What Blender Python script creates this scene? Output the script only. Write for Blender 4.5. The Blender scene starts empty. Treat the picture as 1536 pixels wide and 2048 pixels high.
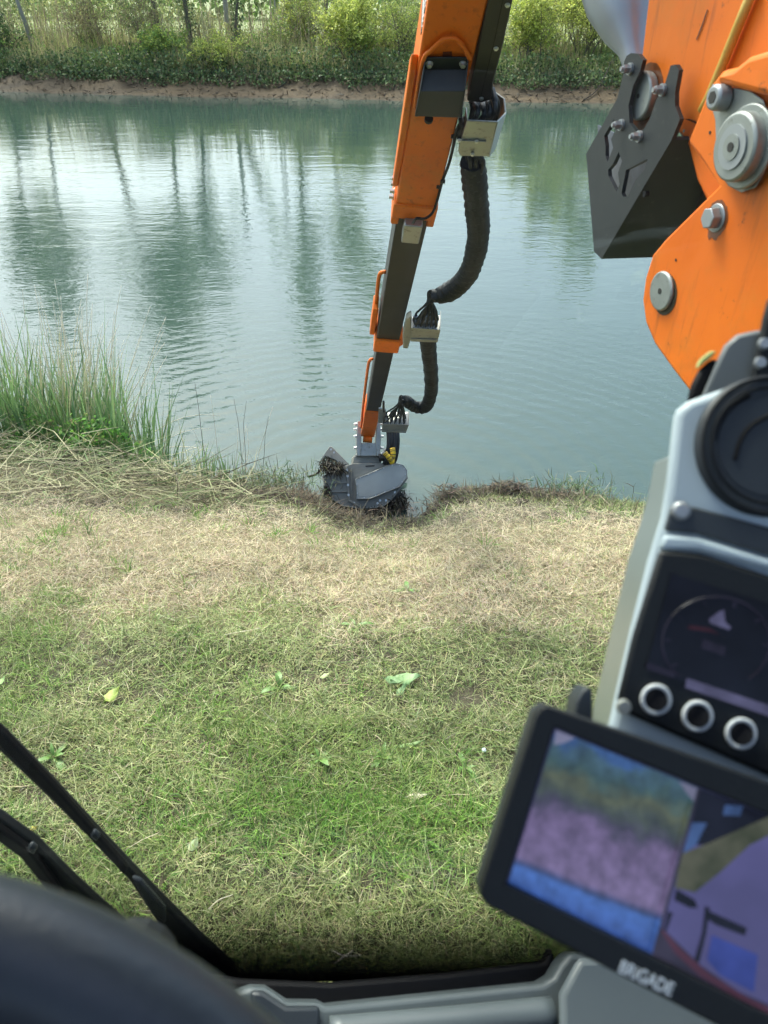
import bpy, bmesh, math, random
import numpy as np
from mathutils import Vector, Matrix
from mathutils.geometry import tessellate_polygon

random.seed(7)
RNG = np.random.default_rng(11)
SC = bpy.context.scene
COL = SC.collection

# ------------------------------------------------------------------ camera
H = 3.5                                   # eye height above the grass
PITCH = math.radians(34.5)
FPX = 1538.0                              # focal length in pixels of the 1536 x 2048 frame
CAMP = Vector((0, 0, H))
FWD = Vector((0, math.cos(PITCH), -math.sin(PITCH)))
UPV = Vector((0, math.sin(PITCH), math.cos(PITCH)))
cam = bpy.data.cameras.new('camera')
cam.sensor_fit = 'VERTICAL'
cam.sensor_height = 36.0
cam.lens = 36.0 * FPX / 2048.0
cam.clip_start = 0.01
cam.clip_end = 1500
cam.dof.use_dof = True
cam.dof.focus_distance = 7.0
cam.dof.aperture_fstop = 7.5
camo = bpy.data.objects.new('camera', cam)
COL.objects.link(camo)
camo.location = CAMP
camo.rotation_euler = (math.pi / 2 - PITCH, 0, 0)
SC.camera = camo

# ------------------------------------------------------------------ sky, sun, exposure
SUN_EL, SUN_AZ = math.radians(54), math.radians(-34)     # azimuth measured from +Y towards +X
wd = bpy.data.worlds.new('World')
SC.world = wd
wd.use_nodes = True
nt = wd.node_tree
bg = nt.nodes['Background']
sky = nt.nodes.new('ShaderNodeTexSky')
sky.sky_type = 'NISHITA'
sky.sun_disc = False
sky.sun_elevation = SUN_EL
sky.sun_rotation = SUN_AZ
sky.air_density = 1.0
sky.dust_density = 5.0
sky.ozone_density = 1.0
nt.links.new(sky.outputs[0], bg.inputs[0])
bg.inputs[1].default_value = 0.15
sl = bpy.data.lights.new('sun', 'SUN')
sl.energy = 1.4
sl.angle = math.radians(22)
sl.color = (1.0, 0.96, 0.9)
so = bpy.data.objects.new('sun', sl)
COL.objects.link(so)
sdir = Vector((math.sin(SUN_AZ) * math.cos(SUN_EL), math.cos(SUN_AZ) * math.cos(SUN_EL), math.sin(SUN_EL)))
so.rotation_euler = sdir.to_track_quat('Z', 'Y').to_euler()
so.location = sdir * 50
SC.view_settings.view_transform = 'Standard'
SC.view_settings.look = 'None'
SC.view_settings.gamma = 1.0
SC.view_settings.use_curve_mapping = False
SC.view_settings.exposure = 1.45
SC.render.engine = 'CYCLES'
SC.cycles.use_denoising = True
SC.cycles.use_adaptive_sampling = True
SC.cycles.adaptive_threshold = 0.02
SC.cycles.max_bounces = 6
SC.cycles.diffuse_bounces = 3
SC.cycles.glossy_bounces = 3
SC.cycles.transmission_bounces = 2
SC.cycles.transparent_max_bounces = 16
SC.cycles.caustics_reflective = False
SC.cycles.caustics_refractive = False
SC.cycles.sample_clamp_indirect = 6

# ------------------------------------------------------------------ pixel <-> place helpers
def ray(px, py):
    return FWD + Vector((1, 0, 0)) * ((px - 768) / FPX) + UPV * ((1024 - py) / FPX)

def D(px, py, d):
    return CAMP + ray(px, py) * d

def atz(px, py, z):
    r = ray(px, py)
    return CAMP + r * ((z - H) / r.z)

class Pl:
    """a plane in the place; p() gives its point seen at a pixel, off metres in front of it"""
    def __init__(self, pt, n):
        self.n = n.normalized()
        if self.n.dot(CAMP - pt) < 0:
            self.n = -self.n
        self.pt = pt
    def p(self, px, py, off=0.0):
        r = ray(px, py)
        q = self.pt + self.n * off
        return CAMP + r * ((q - CAMP).dot(self.n) / r.dot(self.n))
    def poly(self, pts, off=0.0):
        return [self.p(x, y, off) for x, y in pts]

# ------------------------------------------------------------------ materials
def nodes_of(name):
    m = bpy.data.materials.new(name)
    m.use_nodes = True
    n = m.node_tree
    return m, n, n.nodes['Principled BSDF'], n.links

def mat(name, col, rough=0.5, metal=0.0, var=0.12, scale=8.0, dirt=None, dirt_amt=0.0, bump=0.0, bscale=60.0, coat=0.0, spec=0.5):
    m, n, b, L = nodes_of(name)
    tc = n.nodes.new('ShaderNodeTexCoord')
    nz = n.nodes.new('ShaderNodeTexNoise')
    nz.inputs['Scale'].default_value = scale
    nz.inputs['Detail'].default_value = 6
    L.new(tc.outputs['Object'], nz.inputs['Vector'])
    mr = n.nodes.new('ShaderNodeMapRange')
    mr.inputs['To Min'].default_value = 1 - var
    mr.inputs['To Max'].default_value = 1 + var
    L.new(nz.outputs['Fac'], mr.inputs['Value'])
    mx = n.nodes.new('ShaderNodeMix')
    mx.data_type = 'RGBA'
    mx.blend_type = 'MULTIPLY'
    mx.inputs['Factor'].default_value = 1
    mx.inputs[6].default_value = (*col, 1)
    L.new(mr.outputs[0], mx.inputs[7])
    out = mx.outputs[2]
    if dirt is not None:
        d = n.nodes.new('ShaderNodeTexNoise')
        d.inputs['Scale'].default_value = scale * 2.6
        d.inputs['Detail'].default_value = 9
        d.inputs['Roughness'].default_value = 0.72
        L.new(tc.outputs['Object'], d.inputs['Vector'])
        r = n.nodes.new('ShaderNodeValToRGB')
        r.color_ramp.elements[0].position = 0.62 - dirt_amt * 0.25
        r.color_ramp.elements[1].position = 0.74
        L.new(d.outputs['Fac'], r.inputs[0])
        m2 = n.nodes.new('ShaderNodeMix')
        m2.data_type = 'RGBA'
        m2.inputs[7].default_value = (*dirt, 1)
        L.new(r.outputs[0], m2.inputs['Factor'])
        L.new(out, m2.inputs[6])
        out = m2.outputs[2]
    L.new(out, b.inputs['Base Color'])
    rr = n.nodes.new('ShaderNodeMapRange')
    rr.inputs['To Min'].default_value = max(0.02, rough - 0.1)
    rr.inputs['To Max'].default_value = min(1, rough + 0.12)
    L.new(nz.outputs['Fac'], rr.inputs['Value'])
    L.new(rr.outputs[0], b.inputs['Roughness'])
    b.inputs['Metallic'].default_value = metal
    b.inputs['Coat Weight'].default_value = coat
    b.inputs['Coat Roughness'].default_value = 0.15
    b.inputs['Specular IOR Level'].default_value = spec
    if bump > 0:
        bn = n.nodes.new('ShaderNodeTexNoise')
        bn.inputs['Scale'].default_value = bscale
        bn.inputs['Detail'].default_value = 4
        L.new(tc.outputs['Object'], bn.inputs['Vector'])
        bp = n.nodes.new('ShaderNodeBump')
        bp.inputs['Strength'].default_value = bump
        bp.inputs['Distance'].default_value = 0.01
        L.new(bn.outputs['Fac'], bp.inputs['Height'])
        L.new(bp.outputs[0], b.inputs['Normal'])
    return m

def leafmat(name, rough=0.55, trans=0.35, spec=0.4, gain=1.0):
    """foliage: base colour from the per-leaf colour attribute, some light passes through"""
    m, n, b, L = nodes_of(name)
    at = n.nodes.new('ShaderNodeAttribute')
    at.attribute_name = 'col'
    hs = n.nodes.new('ShaderNodeHueSaturation')
    hs.inputs['Value'].default_value = gain
    L.new(at.outputs['Color'], hs.inputs['Color'])
    L.new(hs.outputs[0], b.inputs['Base Color'])
    b.inputs['Roughness'].default_value = rough
    b.inputs['Specular IOR Level'].default_value = spec
    if trans > 0:
        tr = n.nodes.new('ShaderNodeBsdfTranslucent')
        L.new(hs.outputs[0], tr.inputs['Color'])
        ms = n.nodes.new('ShaderNodeMixShader')
        ms.inputs[0].default_value = trans
        L.new(b.outputs[0], ms.inputs[1])
        L.new(tr.outputs[0], ms.inputs[2])
        L.new(ms.outputs[0], n.nodes['Material Output'].inputs['Surface'])
    return m

def emis(name, col, strength=1.0, var=0.5, scale=14.0, col2=None):
    m, n, b, L = nodes_of(name)
    tc = n.nodes.new('ShaderNodeTexCoord')
    nz = n.nodes.new('ShaderNodeTexNoise')
    nz.inputs['Scale'].default_value = scale
    nz.inputs['Detail'].default_value = 5
    L.new(tc.outputs['Object'], nz.inputs['Vector'])
    rp = n.nodes.new('ShaderNodeValToRGB')
    c2 = col2 or tuple(c * (1 - var) for c in col)
    rp.color_ramp.elements[0].position = 0.35
    rp.color_ramp.elements[1].position = 0.68
    rp.color_ramp.elements[0].color = (*c2, 1)
    rp.color_ramp.elements[1].color = (*col, 1)
    L.new(nz.outputs['Fac'], rp.inputs[0])
    b.inputs['Base Color'].default_value = (0.004, 0.004, 0.005, 1)
    b.inputs['Roughness'].default_value = 0.3
    b.inputs['Specular IOR Level'].default_value = 0.2
    L.new(rp.outputs[0], b.inputs['Emission Color'])
    b.inputs['Emission Strength'].default_value = strength
    return m

M = {}
def worn_orange():
    m, n, b, L = nodes_of('orange_paint')
    tc = n.nodes.new('ShaderNodeTexCoord')
    def noise(scale, detail=5, rough=0.6, vec=None, sc=None):
        src = tc.outputs['Object']
        if sc:
            mp = n.nodes.new('ShaderNodeMapping'); mp.inputs['Scale'].default_value = sc
            mp.inputs['Rotation'].default_value = (0.76, 0.0, 0.08)
            L.new(src, mp.inputs['Vector']); src = mp.outputs[0]
        t = n.nodes.new('ShaderNodeTexNoise'); t.inputs['Scale'].default_value = scale; t.inputs['Detail'].default_value = detail; t.inputs['Roughness'].default_value = rough
        L.new(src, t.inputs['Vector'])
        return t.outputs['Fac']
    def ramp(f, p0, p1, c0=(0, 0, 0), c1=(1, 1, 1)):
        r = n.nodes.new('ShaderNodeValToRGB')
        r.color_ramp.elements[0].position = p0; r.color_ramp.elements[1].position = p1
        r.color_ramp.elements[0].color = (*c0, 1); r.color_ramp.elements[1].color = (*c1, 1)
        L.new(f, r.inputs[0]); return r.outputs[0]
    def mix(fac, a, c, k=1.0):
        x = n.nodes.new('ShaderNodeMix'); x.data_type = 'RGBA'
        if k != 1.0:
            mm = n.nodes.new('ShaderNodeMath'); mm.operation = 'MULTIPLY'; mm.inputs[1].default_value = k
            L.new(fac, mm.inputs[0]); fac = mm.outputs[0]
        L.new(fac, x.inputs['Factor']); L.new(a, x.inputs[6]); x.inputs[7].default_value = (*c, 1)
        return x.outputs[2]
    col = ramp(noise(2.6, 4), 0.30, 0.72, (0.74, 0.142, 0.008), (0.92, 0.205, 0.011))
    col = mix(ramp(noise(3.4, 8, 0.7), 0.50, 0.72), col, (0.52, 0.20, 0.03), 0.60)                     # dust film
    col = mix(ramp(noise(5.0, 6, 0.65, sc=(6, 6, 0.7)), 0.56, 0.72), col, (0.34, 0.08, 0.015), 0.55)   # run marks
    col = mix(ramp(noise(22, 9, 0.78), 0.62, 0.70), col, (0.10, 0.04, 0.015), 0.8)                     # chips and grease
    col = mix(ramp(noise(9, 10, 0.8, sc=(1, 1, 9)), 0.665, 0.70), col, (0.12, 0.05, 0.02), 0.7)        # scuffs
    L.new(col, b.inputs['Base Color'])
    rr = n.nodes.new('ShaderNodeMapRange'); rr.inputs['To Min'].default_value = 0.30; rr.inputs['To Max'].default_value = 0.68
    L.new(noise(4.2, 7, 0.7), rr.inputs['Value']); L.new(rr.outputs[0], b.inputs['Roughness'])
    b.inputs['Specular IOR Level'].default_value = 0.35
    bp = n.nodes.new('ShaderNodeBump'); bp.inputs['Strength'].default_value = 0.12; bp.inputs['Distance'].default_value = 0.01
    L.new(noise(14, 3), bp.inputs['Height']); L.new(bp.outputs[0], b.inputs['Normal'])
    return m
M['orange'] = worn_orange()
M['orange_near'] = M['orange']
M['charcoal'] = mat('charcoal_powder_coat', (0.0135, 0.0175, 0.0195), 0.5, var=0.2, scale=12, dirt=(0.08, 0.075, 0.065), dirt_amt=0.0)
M['blacksteel'] = mat('black_painted_steel', (0.020, 0.018, 0.016), 0.42, var=0.35, scale=6, dirt=(0.06, 0.05, 0.04), dirt_amt=0.05)
M['tube_face'] = mat('dull_black_boom_steel', (0.021, 0.020, 0.019), 0.45, var=0.4, scale=5, dirt=(0.05, 0.045, 0.04), dirt_amt=0.12)
M['rubber'] = mat('black_rubber', (0.006, 0.009, 0.012), 0.48, var=0.3, scale=30, dirt=(0.035, 0.036, 0.036), dirt_amt=0.04, bump=0.3, spec=0.35)
M['stainless'] = mat('stainless_sheet', (0.36, 0.36, 0.33), 0.36, metal=0.8, var=0.22, scale=11, dirt=(0.12, 0.10, 0.065), dirt_amt=0.3)
M['zinc'] = mat('zinc_bolt', (0.62, 0.62, 0.60), 0.35, metal=0.8, var=0.2, scale=60, dirt=(0.14, 0.12, 0.1), dirt_amt=0.1)
M['pin'] = mat('bare_pin_steel', (0.30, 0.32, 0.30), 0.45, metal=0.55, var=0.25, scale=22, dirt=(0.10, 0.09, 0.07), dirt_amt=0.1)
M['chrome'] = mat('cylinder_steel', (0.33, 0.35, 0.36), 0.4, metal=0.5, var=0.15, scale=4)
M['headgrey'] = mat('worn_grey_steel', (0.20, 0.197, 0.172), 0.6, metal=0.0, var=0.35, scale=7, dirt=(0.24, 0.23, 0.19), dirt_amt=0.16)
M['casegrey'] = mat('blue_grey_case', (0.33, 0.345, 0.325), 0.5, metal=0.0, var=0.2, scale=6, dirt=(0.36, 0.37, 0.34), dirt_amt=0.1)
M['mudcake'] = mat('caked_mud', (0.045, 0.032, 0.02), 0.9, var=0.5, scale=30, bump=0.8)
M['yellow'] = mat('yellow_sleeve', (0.75, 0.48, 0.015), 0.5, var=0.15, scale=30)
M['white'] = mat('white_decal', (0.72, 0.76, 0.74), 0.5, var=0.1, scale=30)
M['teal'] = mat('teal_decal', (0.05, 0.16, 0.16), 0.5, var=0.1, scale=30)
M['podgrey'] = mat('pale_grey_plastic', (0.40, 0.48, 0.51), 0.42, var=0.05, scale=4)
M['podside'] = mat('satin_metal_side', (0.33, 0.37, 0.36), 0.30, metal=0.6, var=0.08, scale=6)
M['blackplastic'] = mat('black_plastic', (0.009, 0.011, 0.012), 0.5, var=0.15, scale=20, bump=0.12, bscale=400, spec=0.3)
M['discplastic'] = mat('slate_plastic', (0.024, 0.031, 0.036), 0.48, var=0.12, scale=10, bump=0.1, bscale=400)
M['wheel'] = mat('slate_leather', (0.020, 0.027, 0.036), 0.42, var=0.15, scale=20, bump=0.1, bscale=300)
M['trim'] = mat('grey_trim_plastic', (0.095, 0.115, 0.12), 0.4, var=0.08, scale=8)
M['lining'] = mat('cab_lining', (0.16, 0.17, 0.175), 0.8, var=0.1, scale=12)
M['seal'] = mat('black_rubber_seal', (0.006, 0.006, 0.007), 0.6, var=0.2, scale=30, spec=0.2)
M['ring'] = mat('brushed_ring', (0.66, 0.69, 0.68), 0.6, metal=0.0, var=0.1, scale=30)
M['yellowedge'] = mat('worn_yellow_edge', (0.62, 0.40, 0.07), 0.6, var=0.15, scale=14, dirt=(0.10, 0.05, 0.02), dirt_amt=0.12)
M['polegrey'] = mat('weathered_pole', (0.33, 0.33, 0.31), 0.8, var=0.15, scale=3)
M['bark'] = mat('grey_bark', (0.15, 0.125, 0.095), 0.9, var=0.35, scale=5, bump=0.5, bscale=20)
M['barkpale'] = mat('pale_bark', (0.34, 0.31, 0.25), 0.9, var=0.25, scale=5, bump=0.4, bscale=20)
M['leaf'] = leafmat('leaf_colours', trans=0.45, gain=1.85)
M['ivy'] = leafmat('glossy_ivy_colours', rough=0.5, trans=0.3, spec=0.35, gain=1.45)
M['grass'] = leafmat('grass_colours', rough=0.5, trans=0.3, spec=0.35, gain=1.27)
M['straw'] = leafmat('dry_straw_colours', rough=0.6, trans=0.2, spec=0.3)
M['strawstem'] = mat('dry_stem', (0.74, 0.66, 0.49), 0.6, var=0.25, scale=6)
M['twig'] = mat('pale_peeled_twig', (0.60, 0.54, 0.46), 0.7, var=0.15, scale=30)
M['debris'] = mat('wet_brown_debris', (0.055, 0.042, 0.028), 0.9, var=0.4, scale=20)

# ------------------------------------------------------------------ object helpers
def tag(o, label=None, cat=None, group=None, kind=None):
    if label: o['label'] = label
    if cat: o['category'] = cat
    if group: o['group'] = group
    if kind: o['kind'] = kind
    return o

def empty(name, loc, label, cat, group=None):
    o = bpy.data.objects.new(name, None)
    o.empty_display_size = 0.1
    COL.objects.link(o)
    o.location = loc
    return tag(o, label, cat, group)

def link(name, me, m, parent=None):
    if m is not None and not me.materials:
        me.materials.append(m)
    o = bpy.data.objects.new(name, me)
    COL.objects.link(o)
    if parent is not None:
        o.parent = parent
        w = Vector()
        p = parent
        while p is not None:
            w += p.location
            p = p.parent
        o.location = -w                       # meshes are written in world coordinates
    return o

class MB:
    def __init__(self):
        self.v, self.f = [], []
    def add(self, vs, fs):
        o = len(self.v)
        self.v += [tuple(x) for x in vs]
        self.f += [tuple(i + o for i in f) for f in fs]
        return self
    def prism(self, loops, vec):
        """solid from a closed 3-D outline (plus hole outlines) pushed along vec"""
        if not isinstance(loops[0], (list, tuple)):
            loops = [loops]
        vec = Vector(vec)
        pts = [p for l in loops for p in l]
        n = len(pts)
        if len(loops) == 1:
            fr = [tuple(range(n))]
        else:
            fr = [tuple(t) for t in tessellate_polygon([[Vector(p) for p in l] for l in loops])]
        fs = list(fr) + [tuple(i + n for i in reversed(f)) for f in fr]
        k = 0
        for l in loops:
            m = len(l)
            for i in range(m):
                a, b = k + i, k + (i + 1) % m
                fs.append((b, a, a + n, b + n))
            k += m
        return self.add([Vector(p) for p in pts] + [Vector(p) + vec for p in pts], fs)
    def cyl(self, p0, p1, r0, r1=None, sides=16):
        p0, p1 = Vector(p0), Vector(p1)
        r1 = r0 if r1 is None else r1
        z = (p1 - p0).normalized()
        x = z.orthogonal().normalized()
        y = z.cross(x)
        vs = []
        for p, r in ((p0, r0), (p1, r1)):
            for i in range(sides):
                a = 2 * math.pi * i / sides
                vs.append(p + x * (r * math.cos(a)) + y * (r * math.sin(a)))
        fs = [(i, (i + 1) % sides, sides + (i + 1) % sides, sides + i) for i in range(sides)]
        fs += [tuple(reversed(range(sides))), tuple(range(sides, 2 * sides))]
        return self.add(vs, fs)
    def tube(self, pts, rad, sides=8, closed=False, caps=True):
        pts = [Vector(p) for p in pts]
        n = len(pts)
        rr = rad if isinstance(rad, (list, tuple)) else [rad] * n
        vs, fs = [], []
        x = None
        for i, p in enumerate(pts):
            if closed:
                t = (pts[(i + 1) % n] - pts[i - 1]).normalized()
            else:
                t = (pts[min(i + 1, n - 1)] - pts[max(i - 1, 0)]).normalized()
            if x is None:
                x = t.orthogonal().normalized()
            else:
                x = (x - t * x.dot(t))
                x = x.normalized() if x.length > 1e-6 else t.orthogonal().normalized()
            y = t.cross(x)
            for k in range(sides):
                a = 2 * math.pi * k / sides
                vs.append(p + (x * math.cos(a) + y * math.sin(a)) * rr[i])
        for i in range(n if closed else n - 1):
            j = (i + 1) % n
            for k in range(sides):
                fs.append((i * sides + k, i * sides + (k + 1) % sides, j * sides + (k + 1) % sides, j * sides + k))
        if caps and not closed:
            fs += [tuple(reversed(range(sides))), tuple(range((n - 1) * sides, n * sides))]
        return self.add(vs, fs)
    def box(self, o, ax, ay, az, x0, x1, y0, y1, z0, z1):
        vs = [o + ax * x + ay * y + az * z for z in (z0, z1) for y in (y0, y1) for x in (x0, x1)]
        return self.add(vs, [(0, 2, 3, 1), (4, 5, 7, 6), (0, 1, 5, 4), (2, 6, 7, 3), (0, 4, 6, 2), (1, 3, 7, 5)])
    def build(self, name, m, parent=None, bevel=0.0, smooth=False, seg=2):
        me = bpy.data.meshes.new(name)
        me.from_pydata(self.v, [], self.f)
        bm = bmesh.new()
        bm.from_mesh(me)
        bmesh.ops.recalc_face_normals(bm, faces=bm.faces)
        bm.to_mesh(me)
        bm.free()
        o = link(name, me, m, parent)
        if bevel > 0:
            b = o.modifiers.new('bevel', 'BEVEL')
            b.width = bevel
            b.segments = seg
            b.limit_method = 'ANGLE'
            b.angle_limit = math.radians(35)
        if smooth == 'ribs':
            for p in me.polygons:
                p.use_smooth = True
            me.set_sharp_from_angle(angle=math.radians(21))
        elif smooth or bevel > 0:
            for p in me.polygons:
                p.use_smooth = True
            if not smooth or smooth == 'angle':
                me.set_sharp_from_angle(angle=math.radians(32))
        return o

def smooth_path(pts, n=8):
    """Catmull-Rom through the points"""
    pts = [Vector(p) for p in pts]
    q = [pts[0] * 2 - pts[1]] + pts + [pts[-1] * 2 - pts[-2]]
    out = []
    for i in range(1, len(q) - 2):
        for k in range(n):
            t = k / n
            a, b, c, d = q[i - 1], q[i], q[i + 1], q[i + 2]
            out.append(0.5 * ((2 * b) + (c - a) * t + (2 * a - 5 * b + 4 * c - d) * t * t + (3 * b - a - 3 * c + d) * t ** 3))
    out.append(pts[-1])
    return out

def np_mesh(name, V, loops, starts, cols, m, parent=None, smooth=False):
    me = bpy.data.meshes.new(name)
    me.vertices.add(len(V))
    me.vertices.foreach_set('co', np.asarray(V, np.float32).ravel())
    me.loops.add(len(loops))
    me.loops.foreach_set('vertex_index', np.asarray(loops, np.int32))
    me.polygons.add(len(starts))
    me.polygons.foreach_set('loop_start', np.asarray(starts, np.int32))
    me.update(calc_edges=True)
    if cols is not None:
        at = me.color_attributes.new('col', 'FLOAT_COLOR', 'POINT')
        c4 = np.ones((len(V), 4), np.float32)
        c4[:, :3] = np.clip(cols, 0, 1)
        at.data.foreach_set('color', c4.ravel())
    if smooth:
        me.polygons.foreach_set('use_smooth', np.ones(len(starts), bool))
    return link(name, me, m, parent)

def blade_arrays(P, az, el, Ln, W, bend, cols):
    """strips of one quad and one pointed end; bend (radians) turns the blade down along its length"""
    n = len(P)
    d1 = np.stack([np.cos(el) * np.cos(az), np.cos(el) * np.sin(az), np.sin(el)], 1)
    e2 = el - bend
    a2 = az + RNG.normal(0, 0.12, n)
    d2 = np.stack([np.cos(e2) * np.cos(a2), np.cos(e2) * np.sin(a2), np.sin(e2)], 1)
    roll = RNG.uniform(-0.9, 0.9, n)
    s0 = np.stack([-np.sin(az), np.cos(az), np.zeros(n)], 1)
    up = np.cross(d1, s0)
    sv = s0 * np.cos(roll)[:, None] + up * np.sin(roll)[:, None]
    w = (W * 0.5)[:, None]
    mid = P + d1 * (Ln * 0.5)[:, None]
    tip = mid + d2 * (Ln * 0.5)[:, None]
    V = np.empty((n, 5, 3))
    V[:, 0] = P - sv * w
    V[:, 1] = P + sv * w
    V[:, 2] = mid + sv * w * 0.9
    V[:, 3] = mid - sv * w * 0.9
    V[:, 4] = tip
    b = np.arange(n)[:, None] * 5
    loops = (b + np.array([[0, 1, 2, 3, 3, 2, 4]])).ravel()
    st = (np.arange(n)[:, None] * 7 + np.array([[0, 4]])).ravel()
    return V.reshape(-1, 3), loops, st, np.repeat(cols, 5, 0)

def leaf_arrays(P, size, cols, aspect=0.6, flat=0.0, fold=0.25, dirs=None):
    """small folded diamond leaves; flat 0..1 lays them level"""
    n = len(P)
    nrm = RNG.normal(0, 1, (n, 3))
    nrm /= np.linalg.norm(nrm, axis=1)[:, None]
    nrm[:, 2] = np.abs(nrm[:, 2])
    nrm = nrm * (1 - flat) + np.array([0, 0, 1.0]) * flat
    nrm /= np.linalg.norm(nrm, axis=1)[:, None]
    t = RNG.normal(0, 1, (n, 3)) if dirs is None else dirs
    t = t - nrm * np.sum(t * nrm, 1)[:, None]
    t /= np.linalg.norm(t, axis=1)[:, None] + 1e-9
    s = np.cross(nrm, t)
    L = size[:, None]
    V = np.empty((n, 4, 3))
    V[:, 0] = P - t * L * 0.5
    V[:, 1] = P + s * L * 0.5 * aspect + nrm * L * fold * 0.5
    V[:, 2] = P + t * L * 0.5
    V[:, 3] = P - s * L * 0.5 * aspect + nrm * L * fold * 0.5
    b = np.arange(n)[:, None] * 4
    loops = (b + np.array([[0, 1, 2, 0, 2, 3]])).ravel()
    st = (np.arange(n)[:, None] * 6 + np.array([[0, 3]])).ravel()
    return V.reshape(-1, 3), loops, st, np.repeat(cols, 4, 0)

def join_arrays(parts):
    Vs, Ls, Ss, Cs = [], [], [], []
    vo = lo = 0
    for V, l, s, c in parts:
        Vs.append(V); Ls.append(l + vo); Ss.append(s + lo); Cs.append(c)
        vo += len(V); lo += len(l)
    return np.concatenate(Vs), np.concatenate(Ls), np.concatenate(Ss), np.concatenate(Cs)

_perm = RNG.random((256, 256))
def vnoise(x, y, seed=0):
    x = np.asarray(x, float) + seed * 17.3
    y = np.asarray(y, float) + seed * 9.1
    xi, yi = np.floor(x).astype(int), np.floor(y).astype(int)
    fx, fy = x - xi, y - yi
    fx, fy = fx * fx * (3 - 2 * fx), fy * fy * (3 - 2 * fy)
    g = lambda a, b: _perm[a & 255, b & 255]
    return (g(xi, yi) * (1 - fx) + g(xi + 1, yi) * fx) * (1 - fy) + (g(xi, yi + 1) * (1 - fx) + g(xi + 1, yi + 1) * fx) * fy
def fnoise(x, y, seed=0, octv=4):
    s, a, f, t = 0, 1.0, 1.0, 0
    for o in range(octv):
        s = s + a * vnoise(np.asarray(x) * f, np.asarray(y) * f, seed + o)
        t += a; a *= 0.5; f *= 2.03
    return s / t
def sstep(a, b, x):
    t = np.clip((np.asarray(x, float) - a) / (b - a), 0, 1)
    return t * t * (3 - 2 * t)

# ------------------------------------------------------------------ terrain
WZ = -1.3                                   # water level
Y1 = 3.6                                    # where the bank starts to fall away
EDGE = [(-900, 880), (-300, 890), (0, 902), (200, 925), (330, 965), (480, 985), (600, 992), (640, 1016), (680, 1046), (760, 1054),
        (838, 1046), (872, 1012), (930, 986), (1000, 988), (1150, 1000), (1280, 1012), (1600, 1024), (2300, 1030)]
_ew = [atz(x, y, -0.9) for x, y in EDGE]
_ex, _ey = np.array([p.x for p in _ew]), np.array([p.y for p in _ew])
def edge_y(x):
    x = np.asarray(x, float)
    return np.interp(x, _ex, _ey) + 0.10 * (fnoise(x * 2.3, x * 0 + 3.1, 5) - 0.5)
def far_y(x):
    x = np.asarray(x, float)
    return 43.2 - 0.162 * np.clip(x, -40, 40) + 1.6 * (fnoise(x * 0.16, x * 0 + 1.7, 8) - 0.5) + 0.5 * (fnoise(x * 0.9, x * 0 + 4.7, 9) - 0.5)
def height(x, y):
    x, y = np.asarray(x, float), np.asarray(y, float)
    ey, fy = edge_y(x), far_y(x)
    t = np.clip((y - Y1) / (ey - Y1), 0, 1)
    z = -0.9 * (0.35 * t + 0.65 * t * t) + 0.07 * (fnoise(x * 0.9, y * 0.9, 2) - 0.5) + 0.025 * (fnoise(x * 5, y * 5, 3) - 0.5)
    z = z - np.clip(y - ey, 0, 1.5) * 1.25
    z = np.where(y > ey + 1.5, -2.8, z)
    # far side
    u = y - fy
    zf = np.where(u < 0, np.maximum(WZ + u * 0.35, -2.8), WZ + 0.85 * sstep(0, 2.6, u) + 0.34 * (fnoise(x * 0.9, y * 0.9, 4) - 0.5) * sstep(0, 1.2, u))
    zf = zf + 0.75 * sstep(2.2, 9, u) + 0.05 * (fnoise(x * 0.3, y * 0.3, 6) - 0.5) * sstep(3, 6, u)
    zf = zf + 0.012 * np.clip(u - 40, 0, 400)
    return np.where(y > 25, zf, z)

gx = np.concatenate([np.linspace(-260, -40, 23)[:-1], np.linspace(-40, -7, 67)[:-1], np.linspace(-7, 7, 141)[:-1], np.linspace(7, 40, 67)[:-1], np.linspace(40, 260, 23)])
gy = np.concatenate([np.linspace(-30, 0, 10)[:-1], np.linspace(0, 9, 121)[:-1], np.linspace(9, 36, 15)[:-1], np.linspace(36, 60, 97)[:-1], np.linspace(60, 400, 40)])
GX, GY = np.meshgrid(gx, gy)
GZ = height(GX, GY)
V = np.stack([GX, GY, GZ], -1).reshape(-1, 3)
nx, ny = len(gx), len(gy)
i, j = np.meshgrid(np.arange(nx - 1), np.arange(ny - 1))
a = (j * nx + i).ravel()
loops = np.stack([a, a + 1, a + nx + 1, a + nx], 1).ravel()
starts = np.arange(len(a)) * 4
X, Y, Z = V.T
ey, fy = edge_y(X), far_y(X)
soil = np.array([0.075, 0.062, 0.032]); earth = np.array([0.060, 0.045, 0.028]); mud = np.array([0.088, 0.056, 0.024])
field = np.array([0.26, 0.30, 0.12]); strawg = np.array([0.21, 0.17, 0.09]); litter = np.array([0.10, 0.085, 0.045])
c = np.tile(soil, (len(V), 1))
w = (sstep(3.5, 4.0, Y) * (1 - sstep(5.3, 5.9, Y)))[:, None]; c = c * (1 - w) + strawg * w
w = sstep(-0.55, -0.05, Y - ey)[:, None]; c = c * (1 - w) + earth * w
u = Y - fy
w = ((Y > 25).astype(float))[:, None]; c = c * (1 - w) + mud * w
nz = fnoise(X * 0.5, Y * 2.5, 12)[:, None]
c = np.where(w > 0.5, c * (0.35 + 1.3 * nz), c)
ww = (Y > 25)[:, None] * (1 - sstep(0.0, 0.45, u + 0.3 * (fnoise(X * 1.3, Y * 0.5, 14) - 0.5)))[:, None]
c = c * (1 - 0.45 * ww)
w = sstep(1.6, 3.0, u)[:, None] * (Y > 25)[:, None]; c = c * (1 - w) + litter * w
w = sstep(11, 15, u)[:, None] * (Y > 25)[:, None]; c = c * (1 - w) + field * w
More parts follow.
